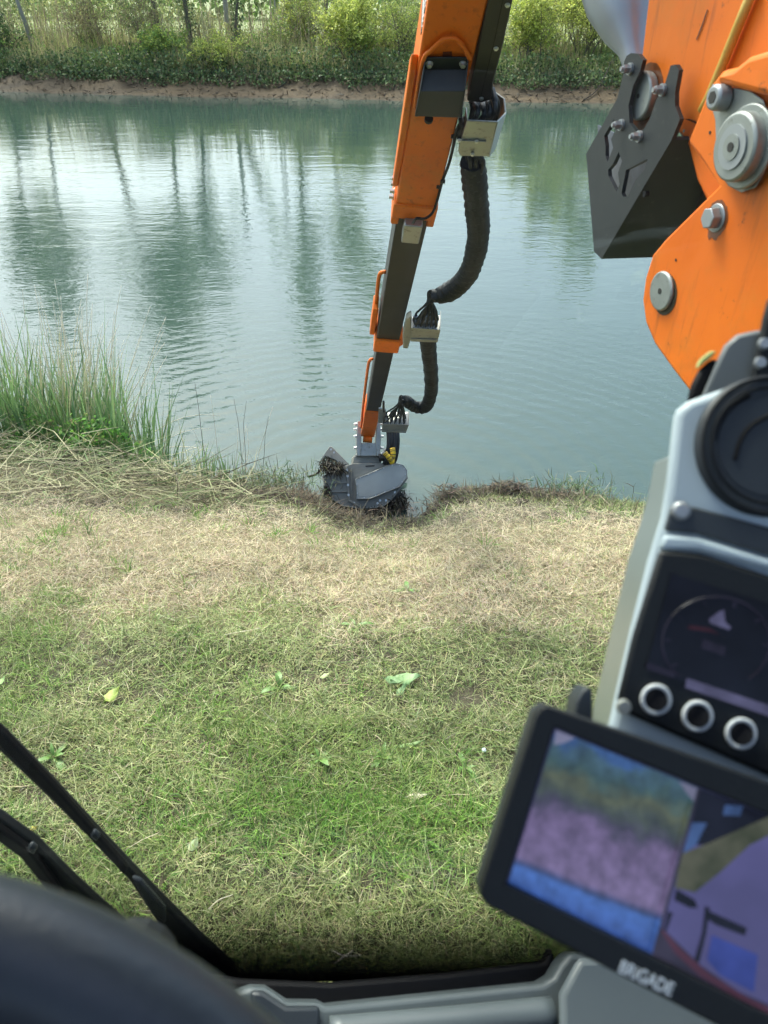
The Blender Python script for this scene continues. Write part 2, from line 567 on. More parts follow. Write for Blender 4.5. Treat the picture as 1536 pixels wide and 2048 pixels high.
gm, gn, gb, gl = nodes_of('earth_and_mud')
at = gn.nodes.new('ShaderNodeAttribute'); at.attribute_name = 'col'
tc = gn.nodes.new('ShaderNodeTexCoord')
n1 = gn.nodes.new('ShaderNodeTexNoise'); n1.inputs['Scale'].default_value = 9; n1.inputs['Detail'].default_value = 10; n1.inputs['Roughness'].default_value = 0.7
gl.new(tc.outputs['Object'], n1.inputs['Vector'])
mr = gn.nodes.new('ShaderNodeMapRange'); mr.inputs['To Min'].default_value = 0.45; mr.inputs['To Max'].default_value = 1.5
gl.new(n1.outputs['Fac'], mr.inputs['Value'])
mx = gn.nodes.new('ShaderNodeMix'); mx.data_type = 'RGBA'; mx.blend_type = 'MULTIPLY'; mx.inputs['Factor'].default_value = 1
gl.new(at.outputs['Color'], mx.inputs[6]); gl.new(mr.outputs[0], mx.inputs[7]); gl.new(mx.outputs[2], gb.inputs['Base Color'])
gb.inputs['Roughness'].default_value = 0.8
bp = gn.nodes.new('ShaderNodeBump'); bp.inputs['Strength'].default_value = 0.7; bp.inputs['Distance'].default_value = 0.05
gl.new(n1.outputs['Fac'], bp.inputs['Height']); gl.new(bp.outputs[0], gb.inputs['Normal'])
ground = np_mesh('ground', V, loops, starts, c, gm, smooth=True)
tag(ground, 'grassy near bank, brown mud bank and green field across the water', 'ground', kind='structure')

# ------------------------------------------------------------------ water
HEADP = D(735, 975, 8.35)
wm, wn, wb, wl = nodes_of('river_water')
tc = wn.nodes.new('ShaderNodeTexCoord')
def wnoise(sx, sy, scale, detail, rough=0.5, dist=0.0):
    mp = wn.nodes.new('ShaderNodeMapping'); mp.inputs['Scale'].default_value = (sx, sy, 1)
    wl.new(tc.outputs['Object'], mp.inputs['Vector'])
    t = wn.nodes.new('ShaderNodeTexNoise'); t.inputs['Scale'].default_value = scale; t.inputs['Detail'].default_value = detail
    t.inputs['Roughness'].default_value = rough; t.inputs['Distortion'].default_value = dist
    wl.new(mp.outputs[0], t.inputs['Vector'])
    return t.outputs['Fac']
def wmath(op, a, b):
    t = wn.nodes.new('ShaderNodeMath'); t.operation = op
    for k, x in ((0, a), (1, b)):
        if isinstance(x, (int, float)): t.inputs[k].default_value = x
        else: wl.new(x, t.inputs[k])
    return t.outputs[0]
f1 = wnoise(0.42, 1.0, 1.35, 3, 0.5, 0.5)
spw = wn.nodes.new('ShaderNodeSeparateXYZ'); wl.new(tc.outputs['Object'], spw.inputs[0])
calm = wn.nodes.new('ShaderNodeMapRange'); calm.inputs['From Min'].default_value = 10; calm.inputs['From Max'].default_value = 34
calm.inputs['To Min'].default_value = 1.0; calm.inputs['To Max'].default_value = 0.22
wl.new(spw.outputs[1], calm.inputs['Value'])
f2 = wnoise(0.5, 1.0, 6.5, 3, 0.6, 0.3)
f3 = wnoise(0.12, 0.2, 1.0, 2)
ht = wmath('ADD', wmath('MULTIPLY', f1, 0.0145), wmath('MULTIPLY', wmath('MULTIPLY', f2, 0.0095), calm.outputs[0]))
ht = wmath('MULTIPLY', ht, wmath('ADD', 0.35, wmath('MULTIPLY', f3, 1.1)))
mp = wn.nodes.new('ShaderNodeMapping')
mp.inputs['Location'].default_value = (-HEADP.x, -HEADP.y, 0)
wl.new(tc.outputs['Object'], mp.inputs['Vector'])
wv = wn.nodes.new('ShaderNodeTexWave'); wv.wave_type = 'RINGS'; wv.rings_direction = 'SPHERICAL'
wv.inputs['Scale'].default_value = 1.25; wv.inputs['Distortion'].default_value = 5.0; wv.inputs['Detail'].default_value = 3; wv.inputs['Detail Scale'].default_value = 0.6
wl.new(mp.outputs[0], wv.inputs['Vector'])
vl = wn.nodes.new('ShaderNodeVectorMath'); vl.operation = 'LENGTH'; wl.new(mp.outputs[0], vl.inputs[0])
fd = wn.nodes.new('ShaderNodeMapRange'); fd.inputs['From Min'].default_value = 0.8; fd.inputs['From Max'].default_value = 7.5
fd.inputs['To Min'].default_value = 0.0065; fd.inputs['To Max'].default_value = 0.0
wl.new(vl.outputs['Value'], fd.inputs['Value'])
ht = wmath('ADD', ht, wmath('MULTIPLY', wv.outputs['Fac'], fd.outputs[0]))
bp = wn.nodes.new('ShaderNodeBump'); bp.inputs['Strength'].default_value = 1.0; bp.inputs['Distance'].default_value = 1.0
wl.new(ht, bp.inputs['Height']); wl.new(bp.outputs[0], wb.inputs['Normal'])
wb.inputs['Base Color'].default_value = (0.042, 0.072, 0.058, 1)
wb.inputs['Roughness'].default_value = 0.02
wb.inputs['IOR'].default_value = 1.52
mb = MB()
mb.add([(-260, 4.5, WZ), (260, 4.5, WZ), (260, 52, WZ), (-260, 52, WZ)], [(0, 1, 2, 3)])
river = mb.build('river_water', wm)
tag(river, 'calm green river water rippling round the cutting head', 'water', kind='structure')

# ------------------------------------------------------------------ near bank: grass, straw, debris
def scatter(n, y0, y1, extra=0.7):
    y = RNG.uniform(y0, y1, n * 2)
    hw = 0.54 * np.sqrt(y * y + 8.0) + extra
    x = RNG.uniform(-1, 1, n * 2) * (0.54 * math.sqrt(y1 * y1 + 8.0) + extra)
    k = np.abs(x) < hw
    return x[k][:n], y[k][:n]
def on_ground(x, y, dz=0.0):
    return np.stack([x, y, height(x, y) + dz], 1)
def shade(base, n, v=0.25, hue=0.08):
    return np.asarray(base) * (1 + RNG.normal(0, v, (n, 1))).clip(0.35, 1.8) * (1 + RNG.normal(0, hue, (n, 3)))
def pick(cols, wts):
    """cols (k,3), wts (n,k) -> random choice per row"""
    cw = np.cumsum(wts / wts.sum(1, keepdims=True), 1)
    r = RNG.random((len(wts), 1))
    return np.asarray(cols)[(r > cw).sum(1).clip(0, len(cols) - 1)]

def mown(n, y0, y1):
    x, y = scatter(n, y0, y1)
    ey = edge_y(x)
    k = y < ey + 0.10
    x, y, ey = x[k], y[k], ey[k]
    n = len(x)
    lush = sstep(0.46, 0.62, fnoise(x * 0.8, y * 1.1, 21))
    lush = np.maximum(lush, 0.35 * np.exp(-((x - 0.25) / 0.9) ** 2 - ((y - 2.35) / 0.22) ** 2))
    straw = sstep(3.55, 4.05, y + 1.3 * (fnoise(x * 1.4, y * 1.4, 31) - 0.5)) * (1 - sstep(-0.85, -0.35, y - ey - 0.35 * (fnoise(x * 2, y * 2, 41) - 0.5)))
    rim = sstep(-0.75, -0.35, y - ey)
    cols = np.array([[0.40, 0.40, 0.20], [0.25, 0.29, 0.11], [0.165, 0.235, 0.065], [0.245, 0.335, 0.085], [0.53, 0.445, 0.31], [0.41, 0.33, 0.22], [0.15, 0.115, 0.06], [0.07, 0.10, 0.03]])
    one = np.ones(n)
    wt = np.stack([(0.38 - 0.18 * lush) * (1 - 0.6 * straw), (0.34) * (1 - 0.8 * straw), (0.16 + 0.35 * lush) * (1 - 0.88 * straw) * (1 - 0.4 * rim), (0.04 + 0.2 * lush) * (1 - 0.93 * straw) * (1 - 0.4 * rim),
                   0.02 + 0.62 * straw, 0.02 + 0.32 * straw + 0.1 * rim, 0.06 + 0.06 * straw + 0.30 * rim, 0.10 * (1 - 0.7 * straw)], 1)
    clump = fnoise(x * 6, y * 6, 51)
    c = pick(cols, wt) * (1 + RNG.normal(0, 0.16, (n, 1))).clip(0.5, 1.5) * (1 + RNG.normal(0, 0.05, (n, 3)))
    P = on_ground(x, y, 0.0)
    P[:, 2] += RNG.uniform(0.0, 0.020, n) + 0.075 * (clump - 0.5)
    az = RNG.uniform(0, 2 * math.pi, n)
    el = RNG.normal(0.22, 0.28, n).clip(-0.15, 1.2) + 0.35 * lush * (1 - straw) * RNG.random(n)
    Ln = np.where(RNG.random(n) < 0.72, RNG.gamma(3, 0.016, n), RNG.gamma(4, 0.026, n)).clip(0.015, 0.24)
    W = RNG.uniform(0.0022, 0.0052, n) * np.where(Ln < 0.05, 1.15, 0.85)
    c *= (0.72 + 0.56 * fnoise(x * 2.2, y * 2.6, 57))[:, None]
    return blade_arrays(P, az, el, Ln, W, RNG.normal(0.18, 0.3, n), c)
parts = [mown(150000, 0.9, 3.0), mown(115000, 2.9, 4.8), mown(95000, 4.6, 7.6)]
g = np_mesh('mown_grass', *join_arrays(parts), M['grass'])
tag(g, 'mown grass and dry clippings covering the near bank', 'grass', kind='stuff')

def tufts():
    """upright green shoots standing in loose clumps"""
    out = []
    cx, cy = scatter(420, 1.1, 6.0)
    k = fnoise(cx * 0.8, cy * 1.1, 21) > 0.47
    cx, cy = cx[k], cy[k]
    ex = np.concatenate([RNG.normal(0.15, 0.45, 70), RNG.normal(-0.8, 0.4, 40)])
    eyy = np.concatenate([RNG.normal(2.30, 0.13, 70), RNG.normal(2.35, 0.14, 40)])
    cx, cy = np.concatenate([cx, ex]), np.concatenate([cy, eyy])
    for x0, y0 in zip(cx, cy):
        n = RNG.integers(14, 34)
        r = 0.035
        x, y = x0 + RNG.normal(0, r, n), y0 + RNG.normal(0, r, n)
        az = np.arctan2(y - y0, x - x0) + RNG.normal(0, 0.5, n)
        c = pick([[0.13, 0.25, 0.045], [0.20, 0.34, 0.06], [0.10, 0.18, 0.05]], np.tile([0.5, 0.3, 0.2], (n, 1))) * (1 + RNG.normal(0, 0.15, (n, 1)))
        out.append(blade_arrays(on_ground(x, y), az, RNG.uniform(0.6, 1.35, n), RNG.uniform(0.05, 0.14, n), RNG.uniform(0.003, 0.0065, n), RNG.uniform(0.2, 1.0, n), c))
    return join_arrays(out)
g = np_mesh('grass_tufts', *tufts(), M['grass'])
tag(g, 'fresh green grass shoots standing out of the clippings', 'grass', kind='stuff')

def rim_stubble():
    """cut reed stubble and raked wet stalks, in patches along the bank edge"""
    out = []
    n = 15000
    x = RNG.uniform(-5.2, 4.6, n); ey = edge_y(x)
    patch = sstep(0.42, 0.6, fnoise(x * 1.1, x * 0 + 7, 95)) + 0.35 * np.exp(-((x + 0.45) / 0.6) ** 2)
    patch = patch * (1 - 0.93 * sstep(2.0, 2.5, x))
    k = RNG.random(n) < np.clip(patch, 0.06, 1)
    x, ey = x[k], ey[k]; n = len(x)
    y = ey + RNG.normal(-0.12, 0.20, n)
    c = pick([[0.085, 0.066, 0.042], [0.055, 0.042, 0.028], [0.17, 0.14, 0.085], [0.12, 0.15, 0.06]], np.tile([0.45, 0.28, 0.17, 0.1], (n, 1))) * (1 + RNG.normal(0, 0.25, (n, 1))).clip(0.4, 1.7)
    P = on_ground(x, np.minimum(y, ey + 0.15), 0.0); P[:, 1] = y
    P[:, 2] += RNG.uniform(0, 0.05, n)
    out.append(blade_arrays(P, RNG.uniform(0, 6.28, n), RNG.normal(0.05, 0.22, n), RNG.gamma(2.5, 0.05, n).clip(0.03, 0.4), RNG.uniform(0.004, 0.012, n), RNG.normal(0.0, 0.35, n), c))
    n = 700                                    # upright stubs
    x = RNG.uniform(-3.0, 3.2, n); ey = edge_y(x)
    y = ey + RNG.normal(-0.30, 0.24, n)
    k = y < ey + 0.1
    x, y = x[k], y[k]; n = len(x)
    c = pick([[0.12, 0.10, 0.06], [0.40, 0.34, 0.2], [0.16, 0.20, 0.07]], np.tile([0.45, 0.3, 0.25], (n, 1)))
    out.append(blade_arrays(on_ground(x, y), RNG.uniform(0, 6.28, n), RNG.normal(1.0, 0.35, n), RNG.gamma(2.5, 0.04, n).clip(0.03, 0.35), RNG.uniform(0.004, 0.008, n), RNG.uniform(-0.1, 0.3, n), c))
    n = 7000                                   # green edge grass on the right and in gaps
    x = np.where(RNG.random(n) < 0.6, RNG.uniform(1.9, 4.6, n), RNG.uniform(0.6, 2.2, n)); ey = edge_y(x)
    y = ey - np.abs(RNG.normal(0, 0.22, n)) + 0.04
    c = pick([[0.22, 0.28, 0.10], [0.32, 0.34, 0.15], [0.15, 0.20, 0.07], [0.42, 0.38, 0.22]], np.tile([0.35, 0.3, 0.2, 0.15], (n, 1))) * (1 + RNG.normal(0, 0.15, (n, 1)))
    out.append(blade_arrays(on_ground(x, y), RNG.uniform(0, 6.28, n), RNG.normal(0.8, 0.4, n), RNG.uniform(0.04, 0.13, n), RNG.uniform(0.003, 0.006, n), RNG.uniform(0, 0.8, n), c))
    return join_arrays(out)
g = np_mesh('reed_stubble', *rim_stubble(), M['straw'])
tag(g, 'wet brown reed stubble along the cut edge of the bank', 'stubble', kind='stuff')

def heap(name, label, pts, nsc, r, hgt, col, lenr):
    """a raked heap of stalks and mud along a line of pixels on the bank"""
    out = []
    W3 = smooth_path([atz(x, y, -0.86) for x, y in pts], 6)
    A = np.array([tuple(p) for p in W3])
    k = RNG.integers(0, len(A), nsc)
    x, y = A[k, 0] + RNG.normal(0, r, nsc), A[k, 1] + RNG.normal(0, r * 0.7, nsc)
    zz = RNG.uniform(0, 1, nsc) ** 1.3 * hgt * 1.7 * fnoise(x * 3.1, y * 3.1, 97) ** 1.4 * 1.6
    P = on_ground(x, np.minimum(y, edge_y(x) + 0.12), 0); P[:, 2] += zz
    P[:, 1] = y
    c = shade(col, nsc, 0.45)
    out = blade_arrays(P, RNG.uniform(0, 6.28, nsc), RNG.normal(0.02, 0.28, nsc), RNG.uniform(*lenr, nsc), RNG.uniform(0.004, 0.011, nsc), RNG.uniform(-0.3, 0.6, nsc), c)
    o = np_mesh(name, *out, M['straw'])
    return tag(o, label, 'debris', kind='stuff')
heap('raked_debris', 'dark raked heap of reed roots and mud right of the cutting head', [(880, 1004), (930, 992), (1000, 990), (1060, 996), (1140, 1002)], 4200, 0.10, 0.12, [0.10, 0.078, 0.05], (0.04, 0.16))
heap('raked_debris', 'brown churned roots on the bank left of the cutting head', [(420, 995), (520, 1003), (600, 1008), (660, 1022), (720, 1045)], 4200, 0.12, 0.06, [0.105, 0.078, 0.046], (0.06, 0.24))

def clods(px, py, n, spread, label):
    b = atz(px, py, -0.88)
    rs = random.Random(int(px))
    mb_ = MB()
    for k in range(n):
        x, y = b.x + rs.gauss(0, spread), b.y + rs.gauss(0, spread * 0.35)
        c = Vector((x, y, max(float(height(x, y)), WZ) + 0.01)); r = rs.uniform(0.02, 0.065)
        vs, fs = [], []
        for a_ in range(5):
            for q in range(7):
                th, ph = math.pi * a_ / 4, 2 * math.pi * q / 7
                w = r * rs.uniform(0.75, 1.25)
                vs.append(c + Vector((math.sin(th) * math.cos(ph) * w * 1.3, math.sin(th) * math.sin(ph) * w, math.cos(th) * w * 0.65)))
        for a_ in range(4):
            for q in range(7):
                fs.append((a_ * 7 + q, a_ * 7 + (q + 1) % 7, (a_ + 1) * 7 + (q + 1) % 7, (a_ + 1) * 7 + q))
        mb_.add(vs, fs)
    o_ = mb_.build('mud_clods', M['mudcake'])
    tag(o_, label, 'mud', kind='stuff')
clods(640, 1022, 60, 0.28, 'torn mud clods on the bank just left of the cutting head')
clods(850, 1030, 60, 0.22, 'torn mud clods on the bank just right of the cutting head')
clods(1000, 998, 90, 0.50, 'mud clods lying in the raked heap right of the head')

# pale cut stalks lying on the slope below the reeds
def lying():
    n = 2600
    px = RNG.uniform(-150, 520, n); py = RNG.uniform(900, 1065, n)
    x, y = [], []
    for a_, b_ in zip(px, py):
        q = atz(a_, b_, -0.75); x.append(q.x); y.append(q.y)
    x, y = np.array(x), np.array(y)
    k = y < edge_y(x) - 0.02
    x, y = x[k], y[k]; n = len(x)
    P = on_ground(x, y); P[:, 2] += RNG.uniform(0.01, 0.22, n) * RNG.random(n) + 0.30 * RNG.random(n) * np.exp(-((y - edge_y(x) + 0.5) / 0.45) ** 2) * sstep(-1.0, -2.2, x)
    c = pick([[0.40, 0.36, 0.21], [0.27, 0.28, 0.13], [0.13, 0.105, 0.06], [0.14, 0.20, 0.07]], np.tile([0.32, 0.22, 0.30, 0.16], (n, 1))) * (1 + RNG.normal(0, 0.2, (n, 1)))
    return blade_arrays(P, RNG.normal(0.1, 0.9, n) + math.pi * RNG.integers(0, 2, n), RNG.normal(0.02, 0.2, n), RNG.gamma(2.2, 0.17, n).clip(0.08, 1.0), RNG.uniform(0.005, 0.011, n), RNG.normal(0.1, 0.2, n), c)
g = np_mesh('fallen_reeds', *lying(), M['straw'])
tag(g, 'tangle of fallen pale reed stalks below the standing reeds', 'reeds', kind='stuff')

# ------------------------------------------------------------------ standing reeds on the left
def reed_bed():
    base = atz(130, 915, -0.9)
    t = empty('reed_clump', base, 'tall green reeds with dry arching stalks at left water edge', 'reeds')
    out = []
    def spot(n, x0, x1, y0, y1):
        q = [atz(a_, b_, -0.95) for a_, b_ in zip(RNG.uniform(x0, x1, n), RNG.uniform(y0, y1, n))]
        return np.array([p.x for p in q]), np.array([p.y for p in q])
    n = 470
    x, y = spot(n, -260, 235, 858, 915)
    x2, y2 = spot(60, 225, 330, 880, 945)
    x3, y3 = spot(26, 320, 480, 935, 985)
    x2, y2 = np.concatenate([x2, x3]), np.concatenate([y2, y3])
    x, y = np.concatenate([x, x2]), np.concatenate([y, y2])
    n = len(x)
    P = np.stack([x, y, np.maximum(height(x, y), WZ - 0.1)], 1)
    hh = RNG.uniform(0.8, 1.6, n) * np.where(np.arange(n) >= n - 26, 0.45, 1.0) * (0.75 + 0.5 * fnoise(x * 2.2, y * 2.2, 63))
    for k in range(3):                        # three long leaves on every shoot
        el = RNG.normal(1.36, 0.10, n)
        zz = P.copy(); zz[:, 2] += hh * RNG.uniform(0.0, 0.35, n)
        c = pick([[0.17, 0.27, 0.11], [0.23, 0.34, 0.14], [0.12, 0.20, 0.085], [0.40, 0.38, 0.22]], np.tile([0.4, 0.33, 0.17, 0.1], (n, 1))) * (1 + RNG.normal(0, 0.15, (n, 1)))
        out.append(blade_arrays(zz, RNG.normal(0.5, 1.5, n), el, hh * RNG.uniform(0.6, 0.98, n), RNG.uniform(0.011, 0.025, n), RNG.uniform(0.0, 0.30, n), c))
    o = np_mesh('leaf_blades', *join_arrays(out), M['grass'], t)
    o['kind'] = 'stuff'
    # low leafy weeds at the foot
    n = 4200
    x, y = spot(n, -120, 330, 868, 950)
    P = on_ground(x, np.minimum(y, edge_y(x) + 0.05)); P[:, 2] += RNG.uniform(0, 0.26, n) * (0.4 + fnoise(x * 3, y * 3, 61)) + RNG.uniform(0, 0.42, n) * sstep(0.45, 0.6, fnoise(x * 1.6, y * 1.6, 64))
    c = pick([[0.13, 0.27, 0.05], [0.09, 0.17, 0.05], [0.2, 0.33, 0.07], [0.28, 0.26, 0.12]], np.tile([0.35, 0.35, 0.15, 0.15], (n, 1))) * (1 + RNG.normal(0, 0.15, (n, 1)))
    o = np_mesh('leafy_weeds', *leaf_arrays(P, RNG.uniform(0.03, 0.075, n), c, 0.55), M['leaf'], t)
    o['kind'] = 'stuff'
    # dry stalks, each its own piece
    rs = random.Random(5)
    spots = []
    for k in range(120):
        spots.append((rs.choice((rs.gauss(125, 40), rs.gauss(180, 18), rs.uniform(-60, 240))), rs.uniform(850, 905), rs.uniform(1.2, 2.3), rs.gauss(0.05, 0.22), rs.uniform(0.0, 0.25)))
    spots += [(215, 880, 1.7, 0.75, 1.0), (190, 890, 1.7, 1.0, 1.35), (235, 890, 1.3, 0.8, 0.9), (175, 870, 2.0, 0.05, 0.0), (195, 870, 1.95, 0.12, -0.05),
              (20, 880, 1.6, -0.2, -0.1), (60, 880, 1.7, -0.35, -0.1), (250, 930, 1.0, 1.1, 0.3), (300, 935, 0.9, 0.9, -0.2)]
    for px, py, ln, lean, curve in spots:
        b = atz(px, py, -0.95)
        pts, a_ = [], lean
        p = Vector((b.x, b.y, max(float(height(b.x, b.y)), WZ - 0.1)))
        dy = rs.uniform(-0.15, 0.15)
        for q in range(9):
            pts.append(p.copy())
            p = p + Vector((math.sin(a_), dy, math.cos(a_))) * (ln / 8)
            a_ += curve / 6 * (q / 4)
        r = rs.uniform(0.006, 0.0095)
        MB().tube(pts, [r * (1 - 0.7 * k / 8) for k in range(9)], 5).build('dry_stalk', M['strawstem'], t, smooth=True)
    return t
reed_bed()

def sprig(px, py, hpx, n, label, lean=0.1):
    """a few thin stems standing in the shallow water"""
    b = atz(px, py, -1.0)
    t = empty('reed_shoot', b, label, 'reeds')
    rs = random.Random(int(px))
    d = (b - CAMP).dot(FWD)
    L = hpx * d / FPX * 1.2
    for k in range(n):
        p = b + Vector((rs.gauss(0, 0.12), rs.gauss(0, 0.08), -0.25))
        a_ = rs.gauss(lean, 0.16)
        l = L * rs.uniform(0.5, 1.0) + 0.25
        pts = [p + Vector((math.sin(a_) * l * q / 5 + 0.03 * q * q / 25 * rs.uniform(-1, 1), 0, math.cos(a_) * l * q / 5)) for q in range(6)]
        MB().tube(pts, [0.004 * (1 - 0.12 * q) for q in range(6)], 5).build('stem', M['strawstem'] if k % 3 else M['debris'], t, smooth=True)
    n2 = 900
    P = np.array([tuple(b)] * n2) + RNG.normal(0, 1, (n2, 3)) * np.array([0.22, 0.10, 0.09]) + np.array([0, 0, 0.03])
    c = pick([[0.10, 0.16, 0.06], [0.07, 0.07, 0.04], [0.2, 0.19, 0.1]], np.tile([0.5, 0.25, 0.25], (n2, 1)))
    o = np_mesh('leaf_blades', *blade_arrays(P, RNG.uniform(0, 6.28, n2), RNG.normal(0.7, 0.5, n2), RNG.uniform(0.06, 0.22, n2), RNG.uniform(0.004, 0.01, n2), RNG.uniform(0, 0.8, n2), c), M['grass'], t)
    o['kind'] = 'stuff'
sprig(468, 985, 210, 10, 'thin pale reed stems standing in water left of the cutting head')
sprig(560, 980, 70, 9, 'low green tuft at water edge just left of the cutting head', -0.1)
sprig(380, 975, 70, 8, 'short dark reed stems at the foot of the standing reeds', -0.3)
sprig(1145, 1000, 50, 8, 'bare dark stems at the water edge right of the debris heap', 0.25)

# ------------------------------------------------------------------ single leaves and twigs on the grass
def big_leaf(name, px, py, lpx, wpx, ang, col, label, cat='leaf', lift=0.03):
    r = atz(px, py, 0)
    b = Vector((r.x, r.y, float(height(r.x, r.y)) + lift))
    d = (b - CAMP).dot(FWD)
    L, W = lpx * d / FPX, wpx * d / FPX
    ca, sa = math.cos(ang), math.sin(ang)
    prof = [(-0.62, 0.02), (-0.5, 0.04), (-0.38, 0.36), (-0.2, 0.5), (0.05, 0.44), (0.26, 0.3), (0.42, 0.14), (0.55, 0.01)]
    vs, fs = [], []
    rs = random.Random(int(px))
    for t_, w_ in prof:
        for s_ in (-1, 0, 1):
            x, y = t_ * L, s_ * w_ * W * rs.uniform(0.72, 1.2)
            z = 0.22 * W * abs(s_) + 0.25 * L * (t_ + 0.1) ** 2 + rs.uniform(-0.10, 0.10) * W
            vs.append(b + Vector((x * ca - y * sa, x * sa + y * ca, z + 0.35 * (x * sa + y * ca))))
    for i_ in range(len(prof) - 1):
        for s_ in range(2):
            a_ = i_ * 3 + s_
            fs.append((a_, a_ + 1, a_ + 4, a_ + 3))
    o = MB().add(vs, fs).build(name, mat(name + '_green', col, 0.5, var=0.15, scale=40), smooth=True)
    so_ = o.modifiers.new('thickness', 'SOLIDIFY'); so_.thickness = 0.0015
    return tag(o, label, cat)
big_leaf('fallen_leaf', 228, 1400, 34, 24, 0.9, (0.34, 0.42, 0.08), 'yellow green pointed leaf lying on the clippings at left')
big_leaf('fallen_leaf', 812, 1370, 52, 26, 0.15, (0.24, 0.38, 0.15), 'large pale green leaf lying mid lawn, the biggest one')
big_leaf('fallen_leaf', 787, 1374, 36, 14, -0.2, (0.19, 0.31, 0.12), 'narrow pale leaf touching the largest pale green leaf on its left')
big_leaf('fallen_leaf', 803, 1392, 30, 14, 0.9, (0.17, 0.29, 0.11), 'small green leaf just below the largest pale leaf')
big_leaf('fallen_leaf', 390, 1702, 26, 20, 1.0, (0.36, 0.44, 0.22), 'small whitish green leaf near the long wiper')
big_leaf('fallen_leaf', 834, 1603, 40, 11, 0.1, (0.70, 0.62, 0.42), 'cream dry leaf fragment below the lush grass patch')
big_leaf('fallen_leaf', 70, 1663, 14, 10, 0.3, (0.62, 0.52, 0.06), 'tiny yellow leaf between the two wipers')
big_leaf('fallen_leaf', 8, 1372, 18, 12, 1.2, (0.36, 0.50, 0.18), 'small pale leaf at the left frame edge')
big_leaf('fallen_leaf', 650, 1357, 20, 9, 0.5, (0.52, 0.56, 0.26), 'small curled pale leaf up left of the largest leaf')
big_leaf('fallen_leaf', 820, 1500, 50, 8, 0.2, (0.28, 0.40, 0.14), 'long narrow green leaf at the right of the lush patch')

def rosette(px, py, n, lpx, label, name='weed_rosette', col=(0.13, 0.235, 0.05)):
    r = atz(px, py, 0)
    b = Vector((r.x, r.y, float(height(r.x, r.y))))
    d = (b - CAMP).dot(FWD)
    t = empty(name, b, label, 'weed')
    m_ = mat('weed_leaf', col, 0.45, var=0.2, scale=30)
    rs = random.Random(int(px) + 3)
    for k in range(n):
        a_ = 2 * math.pi * k / n + rs.uniform(-0.8, 0.8)
        L = lpx * d / FPX * rs.uniform(0.35, 1.1)
        w = L * rs.uniform(0.07, 0.15)
        e0 = rs.uniform(0.3, 1.3)
        vs, fs, p = [], [], b.copy()
        for i_, q in enumerate((0.25, 0.7, 1.0, 0.85, 0.1)):
            sx = Vector((-math.sin(a_), math.cos(a_), 0))
            vs += [p - sx * w * q + Vector((0, 0, 0.15 * w)), p.copy(), p + sx * w * q + Vector((0, 0, 0.15 * w))]
            e_ = e0 - 0.35 * i_
            p = p + Vector((math.cos(a_) * math.cos(e_), math.sin(a_) * math.cos(e_), math.sin(e_))) * (L / 4)
        for i_ in range(4):
            for s_ in range(2):
                z = i_ * 3 + s_
                fs.append((z, z + 1, z + 4, z + 3))
        MB().add(vs, fs).build('leaf', m_, t, smooth=True)
rosette(765, 1520, 9, 46, 'broad leaved weed rosette in the lush green strip mid lawn')
rosette(640, 1520, 9, 50, 'bright green weed rosette left of the broad leaved one')
rosette(815, 1160, 7, 34, 'single green sprout standing in the pale straw')
rosette(710, 1250, 8, 40, 'dark green weed where straw meets green grass')
rosette(930, 1540, 8, 55, 'long leaved weed in the lush strip beside the monitor')
rosette(110, 1520, 9, 55, 'green weed clump beside the upper end of the long wiper')
rosette(560, 1375, 6, 45, 'thin green weed left of the largest pale leaf')

def twig(pts, r, label, name='twig', m_='twig'):
    W3 = []
    for x, y, dz in pts:
        q = atz(x, y, 0.0)
        W3.append(Vector((q.x, q.y, float(height(q.x, q.y)) + dz)))
    n = len(W3)
    o = MB().tube(smooth_path(W3, 4) if n > 2 else W3, r, 6).build(name, M[m_], smooth=True)
    return tag(o, label, 'twig')
twig([(664, 1912, 0.05), (690, 1926, 0.06), (722, 1922, 0.05)], 0.004, 'pale upper twig of the crossed pair under the windscreen')
twig([(668, 1942, 0.065), (692, 1928, 0.072), (706, 1916, 0.06)], 0.0045, 'pale lower twig of the crossed pair under the windscreen')
twig([(420, 1832, 0.05), (440, 1815, 0.06), (468, 1803, 0.05)], 0.002, 'thin straw arc lying above the crossed twigs', m_='strawstem')
twig([(450, 1275, 0.03), (520, 1262, 0.04)], 0.003, 'long straw lying level in the left grass', m_='strawstem')
# white clover head
p = atz(968, 1500, 0.05)
cm = MB()
for k in range(40):
    v_ = Vector((random.gauss(0, 1), random.gauss(0, 1), random.gauss(0, 1))).normalized()
    cm.cyl(p + v_ * 0.004, p + v_ * 0.013, 0.003, 0.0012, 4)
t = empty('clover_flower', atz(968, 1500, 0), 'single white clover head left of the monitor', 'flower')
cm.build('flower_head', M['white'], t)
MB().tube([p, p + Vector((0.01, 0.0, -0.06))], 0.0015, 5).build('stalk', mat('clover_stalk', (0.14, 0.25, 0.06), 0.6), t)

# ------------------------------------------------------------------ far bank planting
def fpos(px, u):
    x = 0.0
    for _ in range(6):
        y = float(far_y(x)) + u
        x = (px - 768) / FPX * y / 1.14
    return Vector((x, y, float(height(x, y))))

